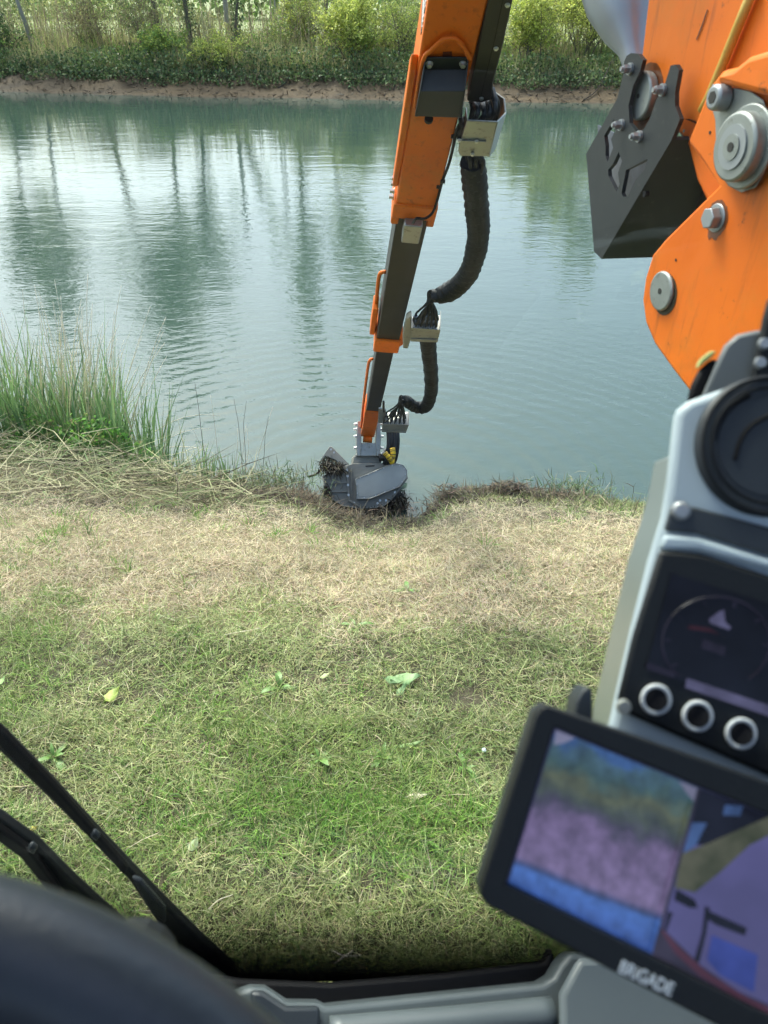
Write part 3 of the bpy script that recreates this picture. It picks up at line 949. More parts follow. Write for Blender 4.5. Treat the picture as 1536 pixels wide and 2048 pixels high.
def ivy_fringe():
    n = 42000
    x = RNG.uniform(-36, 27, n)
    u = 1.75 + RNG.gamma(2.2, 0.55, n)
    u = u + 1.7 * (fnoise(x * 0.45, x * 0 + 9, 71) - 0.5)
    y = far_y(x) + u
    top = (0.25 + 1.5 * fnoise(x * 0.7, y * 0.4, 72)) * sstep(1.5, 2.6, u)
    P = np.stack([x, y, height(x, y)], 1)
    P[:, 2] += RNG.uniform(-0.12, 1, n) * top
    hang = RNG.random(n) < 0.28                # stems hanging over the mud
    P[hang, 1] = far_y(x[hang]) + 0.75 + RNG.uniform(0, 0.9, hang.sum()) + 1.1 * (1 - fnoise(x[hang] * 0.8, x[hang] * 0 + 5, 74))
    P[hang, 2] = height(x[hang], P[hang, 1]) + RNG.uniform(0.0, 0.9, hang.sum()) * fnoise(x[hang] * 1.5, x[hang] * 0, 73)
    c = pick([[0.065, 0.105, 0.038], [0.105, 0.15, 0.05], [0.15, 0.20, 0.085], [0.035, 0.055, 0.022], [0.17, 0.15, 0.075]], np.tile([0.30, 0.28, 0.18, 0.12, 0.12], (n, 1))) * (1 + RNG.normal(0, 0.2, (n, 1))).clip(0.4, 1.7)
    d = RNG.normal(0, 0.6, (n, 3)); d[:, 2] -= 0.7; d[:, 1] -= 0.3
    return leaf_arrays(P, RNG.uniform(0.08, 0.19, n), c, 0.75, 0.0, 0.2, d)
o = np_mesh('ivy_fringe', *ivy_fringe(), M['ivy'])
tag(o, 'dark ivy and brambles hanging over the far mud bank', 'ivy', kind='stuff')

def brush():
    """tall dry grass, nettles and brushwood behind the ivy"""
    out = []
    n = 26000
    x = RNG.uniform(-36, 28, n); u = RNG.uniform(2.4, 9.5, n)
    y = far_y(x) + u
    dry = sstep(0.42, 0.62, fnoise(x * 0.22, y * 0.1, 81))
    h_ = RNG.uniform(0.5, 1.25, n) * (0.5 + 0.9 * fnoise(x * 0.35, y * 0.35, 82)) * (0.8 + 0.45 * dry)
    c = pick([[0.34, 0.30, 0.16], [0.22, 0.25, 0.09], [0.12, 0.19, 0.05], [0.18, 0.14, 0.085]], np.stack([0.1 + 0.5 * dry, 0.25 + 0 * dry, 0.45 * (1 - 0.7 * dry), 0.12 + 0.1 * dry], 1)) * (1 + RNG.normal(0, 0.2, (n, 1))).clip(0.4, 1.6)
    P = np.stack([x, y, height(x, y)], 1)
    out.append(blade_arrays(P, RNG.uniform(0, 6.28, n), RNG.normal(1.35, 0.16, n), h_, RNG.uniform(0.012, 0.035, n), RNG.uniform(0, 0.6, n), c))
    n = 30000                                  # leafy undergrowth
    x = RNG.uniform(-36, 28, n); u = RNG.uniform(2.6, 12, n)
    y = far_y(x) + u
    m_ = fnoise(x * 0.4, y * 0.4, 83)
    k = m_ > 0.44
    x, y, m_ = x[k], y[k], m_[k]; n = len(x)
    P = np.stack([x, y, height(x, y) + RNG.random(n) ** 0.7 * (m_ - 0.40) * 6.5], 1)
    c = pick([[0.11, 0.18, 0.045], [0.17, 0.25, 0.06], [0.06, 0.10, 0.035], [0.22, 0.27, 0.09]], np.tile([0.4, 0.3, 0.18, 0.12], (n, 1))) * (1 + RNG.normal(0, 0.2, (n, 1))).clip(0.4, 1.6)
    out.append(leaf_arrays(P, RNG.uniform(0.07, 0.17, n), c, 0.6))
    return join_arrays(out)
def thicket():
    out = []
    n = 70000
    x = RNG.uniform(-38, 30, n); u = RNG.uniform(6.0, 14.0, n)
    y = far_y(x) + u
    h0 = 1.0 + 4.2 * fnoise(x * 0.28, y * 0.25, 84)
    h0 = h0 * (1 - 0.72 * np.exp(-((x + 8.5) / 2.3) ** 2))          # the gap towards the field and the poles
    z = RNG.random(n) ** 0.75 * h0
    k = vnoise(x * 1.1, z * 1.3 + y * 0.4, 85) > 0.36
    x, y, z, u = x[k], y[k], z[k], u[k]; n = len(x)
    warm = sstep(0.35, 0.65, fnoise(x * 0.18, y * 0.12, 86))[:, None]
    c = pick([[0.24, 0.28, 0.08], [0.17, 0.22, 0.06], [0.31, 0.33, 0.12], [0.09, 0.12, 0.04]], np.ones((n, 4)))
    c = (c * (1 - 0.6 * warm) + 0.6 * warm * np.array([0.20, 0.18, 0.09])) * (1 + RNG.normal(0, 0.2, (n, 1))).clip(0.4, 1.6)
    P = np.stack([x, y, height(x, y) + z], 1)
    out.append(leaf_arrays(P, RNG.uniform(0.06, 0.14, n), c, 0.6))
    n = 5000                                   # bare wands and stems
    x = RNG.uniform(-38, 30, n); y = far_y(x) + RNG.uniform(5.0, 13, n)
    P = np.stack([x, y, height(x, y)], 1)
    c = pick([[0.20, 0.17, 0.11], [0.12, 0.09, 0.06], [0.16, 0.17, 0.07]], np.ones((n, 3)))
    out.append(blade_arrays(P, RNG.uniform(0, 6.28, n), RNG.normal(1.35, 0.2, n), RNG.uniform(1.2, 4.0, n), RNG.uniform(0.015, 0.045, n), RNG.uniform(-0.1, 0.4, n), c))
    return join_arrays(out)
o = np_mesh('bank_thicket', *thicket(), M['leaf'])
tag(o, 'pale spring thicket filling the gaps between the far bank shrubs', 'thicket', kind='stuff')
o = np_mesh('bank_undergrowth', *brush(), M['leaf'])
tag(o, 'dry grass, nettles and undergrowth along the top of the far bank', 'undergrowth', kind='stuff')

def grow(rs, base, height_, lean, limbs, spread, r0, first=0.25, twigs=5, up=0.5, wob=0.10):
    """skeleton: list of (points, radii) and twig points for leaves"""
    tubes, tips = [], []
    n = 9
    pts, p = [], Vector(base)
    dv = Vector((lean[0], lean[1], 1)).normalized()
    for k in range(n):
        pts.append(p.copy())
        p = p + dv * (height_ / (n - 1))
        dv = (dv + Vector((rs.gauss(0, wob), rs.gauss(0, wob), 0.03))).normalized()
    tubes.append((pts, [r0 * 0.8 * (1 - 0.85 * k / (n - 1)) for k in range(n)]))
    for q in range(limbs):
        t_ = first + (1 - first) * (q + rs.random()) / limbs
        f_ = t_ * (n - 1); i0 = min(int(f_), n - 2)
        b = pts[i0].lerp(pts[i0 + 1], f_ - i0)
        az = q * 2.4 + rs.uniform(-0.5, 0.5)
        L = spread * (1.15 - 0.75 * t_) * rs.uniform(0.7, 1.2)
        d_ = Vector((math.cos(az), math.sin(az), up * rs.uniform(0.5, 1.6))).normalized()
        lp, c_ = [b.copy()], b.copy()
        for k in range(5):
            c_ = c_ + d_ * (L / 5)
            lp.append(c_.copy())
            d_ = (d_ + Vector((rs.gauss(0, 0.12), rs.gauss(0, 0.12), rs.gauss(0.06, 0.10)))).normalized()
        rl = r0 * (1 - 0.8 * t_) * 0.5
        tubes.append((lp, [max(0.006, rl * (1 - 0.16 * k)) for k in range(6)]))
        for w_ in range(twigs):
            s_ = lp[rs.randint(1, 5)]
            e_ = s_ + Vector((rs.gauss(0, 1), rs.gauss(0, 1), rs.gauss(0.3, 0.7))).normalized() * L * rs.uniform(0.2, 0.45)
            tubes.append(([s_, s_.lerp(e_, 0.5) + Vector((0, 0, 0.03 * L)), e_], [max(0.004, rl * 0.35), max(0.003, rl * 0.2), 0.003]))
            tips += [(s_, e_)]
    return tubes, tips

def plant(name, px, u, h_, label, cat, cols, nleaf, leaf=0.14, lean=(0, 0), limbs=10, spread=2.0, r0=0.1, stems=1, first=0.25, bark='bark', group=None, tw=5, seed=0, ivy=0, up=0.5, fluff=0.12, pos=None):
    rs = random.Random(seed * 131 + int(px) + int(h_ * 10))
    b = pos or fpos(px, u)
    t = empty(name, b, label, cat, group)
    mb_, tips = MB(), []
    for s_ in range(stems):
        off = Vector((rs.gauss(0, 0.35), rs.gauss(0, 0.35), -0.1)) if stems > 1 else Vector((0, 0, -0.1))
        ln = (lean[0] + (rs.gauss(0, 0.28) if stems > 1 else 0), lean[1] + (rs.gauss(0, 0.22) if stems > 1 else 0))
        tb, tp = grow(rs, b + off, h_ * rs.uniform(0.75, 1.0) if stems > 1 else h_, ln, limbs, spread, r0, first, tw, up)
        for pts, rad in tb:
            mb_.tube(pts, rad, 5, caps=False)
        tips += tp
        trunk_pts = tb[0][0]
    mb_.build('trunk' if stems == 1 else 'stems', M[bark], t, smooth=True)
    A = np.array([tuple(a_) for a_, _ in tips]); B = np.array([tuple(b_) for _, b_ in tips])
    k = RNG.integers(0, len(A), nleaf)
    f_ = RNG.random(nleaf)[:, None] ** 0.7
    P = A[k] * (1 - f_) + B[k] * f_ + RNG.normal(0, fluff * spread * 0.5, (nleaf, 3))
    tone = RNG.normal(0, 0.16, len(A))[k][:, None]
    c = pick(cols, np.ones((nleaf, len(cols)))) * (1 + tone + RNG.normal(0, 0.12, (nleaf, 1))).clip(0.4, 1.7)
    parts_ = [leaf_arrays(P, RNG.uniform(0.5, 1.35, nleaf) * leaf * rs.uniform(0.75, 1.3), c, 0.6, 0.15)]
    o_ = np_mesh('crown' if cat == 'tree' else 'foliage', *join_arrays(parts_), M['leaf'], t)
    if ivy:
        T = np.array([tuple(q) for q in trunk_pts]); kk = RNG.random(ivy) * 5.0
        i0 = kk.astype(int); fr = (kk - i0)[:, None]
        P = T[i0] * (1 - fr) + T[i0 + 1] * fr
        aa = RNG.uniform(0, 6.28, ivy); rr_ = r0 * RNG.uniform(1.0, 2.6, ivy)
        P[:, 0] += np.cos(aa) * rr_; P[:, 1] += np.sin(aa) * rr_
        c = shade([0.09, 0.13, 0.05], ivy, 0.3)
        np_mesh('trunk_ivy', *leaf_arrays(P, RNG.uniform(0.09, 0.2, ivy), c, 0.75), M['ivy'], t)
    return t

YG = [[0.30, 0.32, 0.07], [0.24, 0.28, 0.06], [0.36, 0.37, 0.11], [0.18, 0.22, 0.05]]
MG = [[0.12, 0.19, 0.05], [0.16, 0.23, 0.06], [0.09, 0.14, 0.04]]
DG = [[0.05, 0.09, 0.03], [0.075, 0.12, 0.035], [0.035, 0.065, 0.025]]
BR = [[0.17, 0.15, 0.075], [0.20, 0.21, 0.08], [0.13, 0.11, 0.06]]
# shrubs that fill the top of the frame, left to right
plant('shrub', 12, 5, 3.0, 'dark evergreen shrub at the left edge of the far bank', 'shrub', DG, 2600, 0.13, limbs=9, spread=1.6, r0=0.05, stems=4)
plant('shrub', 185, 6.5, 3.0, 'brown half bare brushwood right of the pale leaning trunks', 'shrub', BR, 1600, 0.10, limbs=10, spread=1.7, r0=0.035, stems=6)
plant('shrub', 290, 7, 3.4, 'loose pale brown bush between brushwood and green bush on far bank', 'shrub', BR + MG[:1], 2300, 0.11, limbs=10, spread=1.8, r0=0.035, stems=6, seed=2)
plant('shrub', 345, 4.5, 1.9, 'low mid green bush on the far bank left of the poles', 'shrub', MG + YG[:2], 3600, 0.11, limbs=9, spread=1.4, r0=0.03, stems=5)
plant('shrub', 425, 3.6, 1.5, 'low yellow green bush spreading over the ivy left of the grey pole', 'shrub', YG, 3600, 0.10, limbs=10, spread=2.0, r0=0.03, stems=4, up=0.25)
plant('shrub', 560, 6, 2.2, 'thin twiggy bush just right of the lattice pole', 'shrub', MG + YG[:1], 1300, 0.10, limbs=8, spread=1.3, r0=0.03, stems=5)
plant('shrub', 620, 7.5, 3.2, 'grey green bush left of the big yellow green willow bush', 'shrub', YG + BR[:1], 4200, 0.11, limbs=9, spread=1.5, r0=0.04, stems=5)
plant('shrub', 705, 4.2, 3.4, 'big yellow green willow bush on far bank left of the boom', 'shrub', YG, 9500, 0.115, limbs=12, spread=2.2, r0=0.05, stems=7)
plant('shrub', 800, 5.0, 3.6, 'pale green bush directly behind the orange boom', 'shrub', YG + MG[:1], 5000, 0.115, limbs=11, spread=1.9, r0=0.05, stems=6)
plant('shrub', 1050, 4.6, 3.6, 'yellow green bush right of the boom, nearest to it', 'shrub', YG, 8000, 0.11, limbs=12, spread=1.9, r0=0.05, stems=6)
plant('shrub', 1165, 5.6, 3.9, 'yellow green bush behind the grey hydraulic cylinder', 'shrub', YG, 8500, 0.115, limbs=12, spread=2.1, r0=0.05, stems=7, seed=3)
plant('shrub', 1300, 5.5, 3.4, 'green bush hidden mostly behind the black guard', 'shrub', MG + YG, 3500, 0.12, limbs=10, spread=2.0, r0=0.05, stems=5)
plant('shrub', 960, 7.0, 3.4, 'green bush seen between boom and its dark hose cover', 'shrub', MG + YG, 3000, 0.12, limbs=9, spread=1.8, r0=0.05, stems=5)
# tall trees, mostly above the frame; the river mirrors them
plant('tree', 85, 6.0, 13.5, 'pale leaning trunk, leftmost tree with bare grey stem on far bank', 'tree', BR + MG, 5500, 0.30, (-0.14, 0.02), 16, 4.2, 0.17, bark='barkpale', first=0.40, up=0.8)
plant('tree', 12, 10, 13.0, 'tall twiggy tree behind the dark evergreen shrub at left edge', 'tree', BR + MG, 4200, 0.32, (0.0, 0), 15, 3.6, 0.2, first=0.40, up=0.8)
plant('tree', 200, 9, 16.0, 'tall dark stemmed tree behind the brown brushwood', 'tree', BR + MG, 6500, 0.32, (0.05, 0), 18, 4.8, 0.26, first=0.40, up=0.8)
plant('tree', 330, 9, 15.0, 'tall tree behind the low mid green bush', 'tree', MG + YG[:1], 6500, 0.32, (0.02, 0), 18, 4.2, 0.22, first=0.40, up=0.8)
plant('tree', 392, 7, 11.0, 'ivy covered trunk left of the grey pole', 'tree', MG, 4500, 0.30, (0.0, 0), 14, 3.0, 0.20, first=0.40, up=0.8, ivy=700)
plant('tree', 480, 6.0, 6.5, 'short ivy clad trunk just right of the grey pole', 'tree', MG, 900, 0.2, (0.0, 0), 7, 1.2, 0.15, first=0.45, ivy=500)
plant('tree', 590, 9, 15.5, 'tall narrow tree right of the lattice pole', 'tree', MG + YG[:1], 4600, 0.30, (0.01, 0), 17, 2.6, 0.20, first=0.40, up=0.8, ivy=700)
plant('tree', 655, 10, 12.5, 'airy spring tree behind the willow bush', 'tree', YG + MG, 5200, 0.28, (0.02, 0), 15, 3.4, 0.18, first=0.40, up=0.8)
plant('tree', 1090, 9, 6.0, 'young yellow green tree right of the boom', 'tree', YG, 4200, 0.24, (0, 0), 14, 2.8, 0.14, first=0.2)
plant('tree', 1230, 9, 8.5, 'green tree on the far bank behind the black guard', 'tree', YG + MG, 4500, 0.26, (0, 0), 14, 3.2, 0.15, first=0.2)
# field hedge far behind
def hedge():
    n = 26000
    x = RNG.uniform(-95, 75, n); y = 96 + RNG.normal(0, 2.2, n) - 0.12 * x
    top = 3.0 + 6.0 * fnoise(x * 0.09, x * 0 + 2, 91)
    P = np.stack([x, y, height(x, y) + RNG.random(n) ** 0.8 * top], 1)
    c = pick([[0.12, 0.19, 0.06], [0.17, 0.25, 0.08], [0.08, 0.13, 0.045]], np.ones((n, 3))) * (1 + RNG.normal(0, 0.2, (n, 1))).clip(0.4, 1.6)
    return leaf_arrays(P, RNG.uniform(0.35, 0.9, n), c, 0.75)
o = np_mesh('far_hedgerow', *hedge(), M['leaf'])
tag(o, 'hazy green hedgerow closing the field beyond the far bank', 'hedge', kind='stuff')

def pole(px, u, h_, r, label, lattice=False):
    b = fpos(px, u)
    t = empty('utility_pole', b, label, 'pole')
    if lattice:
        for sx, sy in ((-1, -1), (1, -1), (1, 1), (-1, 1)):
            MB().cyl(b + Vector((sx * r, sy * r, -0.2)), b + Vector((sx * r * 0.5, sy * r * 0.5, h_)), 0.035, 0.03, 6).build('upright', M['polegrey'], t)
        k = 0
        z = 0.0
        while z < h_ - 0.7:
            f0, f1 = 1 - 0.5 * z / h_, 1 - 0.5 * (z + 0.6) / h_
            s_ = 1 if k % 2 else -1
            MB().cyl(b + Vector((s_ * r * f0, -r * f0, z)), b + Vector((-s_ * r * f1, -r * f1, z + 0.6)), 0.018, 0.018, 5).build('brace', M['polegrey'], t)
            MB().cyl(b + Vector((r * f0, s_ * r * f0, z)), b + Vector((r * f1, -s_ * r * f1, z + 0.6)), 0.018, 0.018, 5).build('brace', M['polegrey'], t)
            z += 0.6; k += 1
    else:
        MB().cyl(b - Vector((0, 0, 0.3)), b + Vector((0, 0, h_)), r, r * 0.7, 12).build('shaft', M['polegrey'], t, smooth='angle')
        MB().cyl(b + Vector((0.02, -r - 0.03, 0.5)), b + Vector((0.02, -r - 0.03, h_ * 0.5)), 0.03, 0.03, 6).build('cable_guard', M['polegrey'], t)
    MB().box(b + Vector((0, -r, h_ - 0.5)), Vector((1, 0, 0)), Vector((0, 1, 0)), Vector((0, 0, 1)), -0.9, 0.9, -0.06, 0.06, -0.06, 0.06).build('crossarm', M['polegrey'], t)
pole(466, 12.5, 9.0, 0.16, 'smooth grey utility pole standing in the field')
pole(556, 13.5, 8.0, 0.16, 'pale lattice pole in the field, right of the smooth pole', True)

def mud_litter():
    n = 2600
    x = RNG.uniform(-34, 26, n); u = RNG.uniform(0.1, 2.2, n) ** 1.0
    y = far_y(x) + u
    P = np.stack([x, y, height(x, y) + 0.02], 1)
    c = shade([0.05, 0.036, 0.022], n, 0.5)
    return blade_arrays(P, RNG.uniform(0, 6.28, n), RNG.normal(0.15, 0.25, n), RNG.gamma(2, 0.12, n).clip(0.05, 0.9), RNG.uniform(0.02, 0.07, n), RNG.normal(0, 0.4, n), c)
o = np_mesh('mud_litter', *mud_litter(), M['straw'])
tag(o, 'dark roots and litter scattered over the far mud bank', 'litter', kind='stuff')

# drift sticks on the far mud
def mudstick(px, py, pts, label):
    b = atz(px, py, -1.0)
    W3 = [Vector((b.x + x, b.y + y, float(height(b.x + x, b.y + y)) + z)) for x, y, z in pts]
    o_ = MB().tube(smooth_path(W3, 4), [0.035 * (1 - 0.5 * k / (4 * (len(pts) - 1))) for k in range(4 * (len(pts) - 1) + 1)], 6).build('driftwood', M['debris'], smooth=True)
    tag(o_, label, 'driftwood')
mudstick(575, 178, [(-0.5, 0, 0.0), (-0.1, 0.2, 0.12), (0.15, 0.4, 0.35), (0.4, 0.5, 0.1)], 'dark snag sticking out of the far mud below the twiggy bush')
mudstick(665, 188, [(-0.6, 0, 0.03), (0.0, 0.1, 0.16), (0.5, 0.2, 0.05)], 'low dark branch on the mud left of the boom')
mudstick(1215, 190, [(-1.2, -0.2, 0.05), (-0.5, 0.3, 0.1), (0.0, 0.9, 0.5), (0.3, 1.2, 1.0)], 'bent pale branch on the mud beside the black guard')

# ------------------------------------------------------------------ telescopic boom
AX = ray(655, 1270).normalized()                     # boom runs away and down
SX = (Vector((1, 0, 0)) - AX * AX.x).normalized()
BO = D(830, 420, 3276 / (1270 - 420))
NB = SX.cross(AX).normalized()
BP = Pl(BO, NB)
NB = BP.n
# roll the section a little so that its left flank shows
_rot = Matrix.Rotation(math.radians(3), 3, AX)
SX = _rot @ SX; NB = _rot @ NB
BP = Pl(BO, NB); NB = BP.n
def bt(py):
    px = 830 - 0.2055 * (py - 420)
    return (BP.p(px, py) - BO).dot(AX)
boom = empty('telescopic_boom', BO, 'orange and black telescopic boom reaching down to the water', 'boom')
def sec(name, m_, t0, t1, w, n0, n1, bevel=0.008, s0=0.0, parent=None):
    return MB().box(BO, SX, AX, NB, s0 - w / 2, s0 + w / 2, t0, t1, n0, n1).build(name, m_, parent or boom, bevel=bevel)
def bolt(parent, plane_p, n_, r=0.012, h_=0.012, name='bolt', washer=True):
    b = MB()
    n_ = n_.normalized()
    if washer:
        b.cyl(plane_p, plane_p + n_ * h_ * 0.25, r * 1.35, None, 14)
    b.cyl(plane_p + n_ * h_ * 0.25, plane_p + n_ * h_, r, r * 0.95, 6)
    return b.build(name, M['zinc'], parent)
TT = bt(0) - 1.3
outer = sec('outer_section', M['orange'], TT, bt(428), 0.200, -0.27, 0.0)
inner = sec('inner_section', M['tube_face'], bt(420), bt(700), 0.165, -0.235, -0.022, 0.006)
inn2 = sec('inner_section', M['tube_face'], bt(690), bt(832), 0.134, -0.205, -0.040, 0.006)
# end collar of the orange section: a raised lip on all sides, with two feet
c1 = sec('collar', M['orange'], bt(410), bt(436), 0.222, -0.285, 0.012, 0.008)
for s_ in (-0.092, 0.092):
    MB().box(BO, SX, AX, NB, s_ - 0.020, s_ + 0.020, bt(434), bt(450), -0.27, 0.006).build('collar_foot', M['orange'], c1, bevel=0.008)
for y_ in (380, 391, 405, 416):
    q = BO + AX * bt(y_) - SX * 0.112 - NB * 0.05
    bolt(c1, q, -SX, 0.012, 0.022)
# sensor box under the collar
MB().box(BO, SX, AX, NB, -0.045, 0.048, bt(433), bt(468), -0.02, 0.055).build('sensor_box', M['stainless'], boom, bevel=0.006)
MB().tube(smooth_path([BP.p(826, 446, 0.062), BP.p(833, 437, 0.085), BP.p(850, 437, 0.06), BP.p(866, 424, 0.03), BP.p(876, 395, 0.01), BP.p(884, 365, 0.0), BP.p(897, 330, 0.0), BP.p(905, 300, 0.0), BP.p(913, 262, 0.01), BP.p(925, 240, 0.0)], 6), 0.007, 8).build('sensor_cable', M['rubber'], boom, smooth=True)
for x_, y_ in ((885, 362), (877, 373), (906, 272)):
    MB().cyl(BP.p(x_ - 4, y_, 0.002), BP.p(x_ + 5, y_ + 1, 0.002), 0.010, 0.010, 8).build('cable_clip', M['blacksteel'], boom)
# flank guide rail
MB().prism([BO - SX * 0.100 + AX * bt(y_) + NB * n_ for y_, n_ in ((128, -0.03), (150, 0.004), (260, 0.004), (330, -0.004), (385, -0.02), (385, -0.08), (300, -0.09), (160, -0.08))], -SX * 0.028).build('guide_rail', M['orange'], boom, bevel=0.006)
# flank lettering: white marks on the left side
for k in range(11):
    t0 = bt(-8 + k * 10)
    MB().box(BO, SX, AX, NB, -0.1035, -0.1005, t0, t0 + (bt(10) - bt(0)) * (0.62 if k % 3 else 0.42), -0.17, -0.045).build('decal_letter', M['white'] if k % 4 != 2 else M['teal'], outer)
# lamp guard
lg = empty('lamp_guard', Vector((0, 0, 0)), None, None); lg.parent = boom; lg.location = BP.p(885, 175) - BO
lgw = BP.p(885, 175)
def part_of(name, mb_, m_, bevel=0.0, smooth=False):
    return mb_.build(name, m_, lg, bevel=bevel, smooth=smooth)
part_of('mounting_plate', MB().prism(BP.poly([(850, 116), (938, 116), (934, 140), (846, 140)], 0.016), -NB * 0.008), M['charcoal'], 0.003)
up_ = [BP.p(846, 139, 0.018), BP.p(934, 139, 0.018), BP.p(929, 181, 0.085), BP.p(840, 181, 0.085)]
part_of('upper_face', MB().prism(up_, NB * 0.004), M['charcoal'], 0.002)
lo_ = [BP.p(840, 180, 0.085), BP.p(929, 180, 0.085), BP.p(919, 236, 0.078), BP.p(831, 233, 0.078)]
part_of('lower_face', MB().prism(lo_, -NB * 0.006), M['charcoal'], 0.003)
part_of('side_cheek', MB().prism([BP.p(850, 116, 0.012), BP.p(840, 180, 0.088), BP.p(829, 233, 0.082), BP.p(834, 233, 0.0)], SX * 0.005), M['charcoal'], 0.002)
part_of('side_cheek', MB().prism([BP.p(938, 116, 0.012), BP.p(931, 180, 0.088), BP.p(921, 236, 0.082), BP.p(924, 236, 0.0)], -SX * 0.005), M['charcoal'], 0.002)
for x_ in (859, 926):
    bolt(lg, BP.p(x_, 127, 0.016), NB, 0.0105, 0.014)
part_of('cable_gland', MB().cyl(BP.p(858, 237, 0.04), BP.p(857, 241, 0.04), 0.018, 0.018, 10), M['rubber'])
MB().tube(smooth_path([BP.p(830, 214, 0.012), BP.p(838, 160, 0.012), BP.p(848, 116, 0.014), BP.p(863, 100, 0.014), BP.p(879, 85, 0.014), BP.p(891, 78, 0.014), BP.p(910, 78, 0.014), BP.p(922, 88, 0.014), BP.p(931, 102, 0.014), BP.p(940, 118, 0.012)], 5), 0.0085, 8).build('lamp_bracket', M['orange'], boom, smooth=True)
MB().prism(BP.poly([(886, 104), (904, 103), (904, 114), (885, 114)], 0.001), -NB * 0.002 + NB * 0.004).build('slot', mat('slot_shadow_red', (0.13, 0.03, 0.01), 0.6), boom)
# hose cover along the right flank
hc = MB().prism(BP.poly([(1040, -300), (1098, -300), (1030, -20), (1006, 90), (986, 168), (983, 200), (962, 206), (934, 202), (958, 90)], 0.01), -NB * 0.10).build('hose_cover', M['blacksteel'], boom, bevel=0.004)
for x_, y_ in ((992, 97), (963, 197), (1015, 10)):
    bolt(hc, BP.p(x_, y_, 0.010), NB, 0.007, 0.006)
MB().tube([BP.p(1018, -60, 0.0095), BP.p(989, 80, 0.0095), BP.p(962, 190, 0.0095)], 0.0015, 4).build('cover_seam', M['seal'], hc)

def hose(path, r, name='hose', m_='rubber', n=6, parent=None, sides=8):
    return MB().tube(smooth_path(path, n), r, sides).build(name, M[m_], parent or boom, smooth=True)
# first bracket: open stainless channel with the hoses dropping through
mf = empty('manifold_bracket', Vector((0, 0, 0)), None, None); mf.parent = boom; mf.location = BP.p(955, 270) - BO
fr_ = BP.poly([(934, 241), (994, 244), (977, 313), (921, 312), (916, 302)], 0.13)
MB().prism(fr_, -NB * 0.004).build('front_plate', M['stainless'], mf, bevel=0.0015)
MB().prism([BP.p(994, 244, 0.13), BP.p(1011, 227, 0.04), BP.p(990, 296, 0.03), BP.p(977, 313, 0.13)], NB * 0.003 + SX * 0.003).build('side_plate', M['stainless'], mf, bevel=0.0015)
MB().prism([BP.p(1011, 227, 0.04), BP.p(1008, 198, -0.02), BP.p(992, 262, -0.03), BP.p(990, 296, 0.03)], SX * 0.003).build('side_plate', M['stainless'], mf, bevel=0.0015)
MB().prism([BP.p(1008, 198, -0.02), BP.p(984, 182, -0.06), BP.p(975, 250, -0.06), BP.p(992, 262, -0.03)], SX * 0.003).build('rear_plate', M['stainless'], mf, bevel=0.0015)
MB().prism([BP.p(934, 241, 0.126), BP.p(932, 215, -0.05), BP.p(918, 290, -0.05), BP.p(917, 300, 0.126)], SX * 0.003).build('side_plate', M['blacksteel'], mf)
MB().prism(BP.poly([(918, 279), (972, 281), (972, 284), (918, 282)], 0.131), NB * 0.006).build('rib', M['stainless'], mf)
MB().tube([BP.p(934, 241, 0.13), BP.p(994, 244, 0.13), BP.p(1011, 227, 0.04), BP.p(1008, 198, -0.02), BP.p(986, 182, -0.06)], 0.004, 6).build('rim', M['stainless'], mf)
for x_, y_ in ((919, 280), (953, 282), (945, 308)):
    bolt(mf, BP.p(x_, y_, 0.134), NB, 0.007, 0.008)
for k, (xa, ya, xb, yb, o1) in enumerate([(940, 190, 938, 250, 0.0), (950, 195, 945, 250, 0.03), (960, 200, 952, 255, 0.05), (968, 200, 958, 255, 0.06), (975, 195, 966, 252, 0.06), (982, 185, 975, 248, 0.05), (985, 178, 985, 240, 0.03), (978, 175, 992, 235, 0.0), (945, 200, 942, 250, 0.06)]):
    hose([BP.p(xa, ya, -0.04), BP.p((xa + xb) / 2 + 6 + (k % 3) * 3, (ya + yb) / 2, o1 + 0.01), BP.p(xb, yb, o1), BP.p(xb - 12, yb + 45, o1 * 0.6 + 0.02), BP.p(932 + k * 4, 318, 0.02 + 0.03 * (k % 3)), BP.p(936 + k * 3.2, 346, 0.02 + 0.03 * (k % 3))], 0.0105)
for k in range(5):
    hose([BP.p(928 - k * 2, 236, 0.0), BP.p(921 + 3 * (k % 3), 255, 0.02 * (k % 3)), BP.p(916 + k * 2, 272, 0.01), BP.p(922 + k, 283, 0.03)], 0.008)

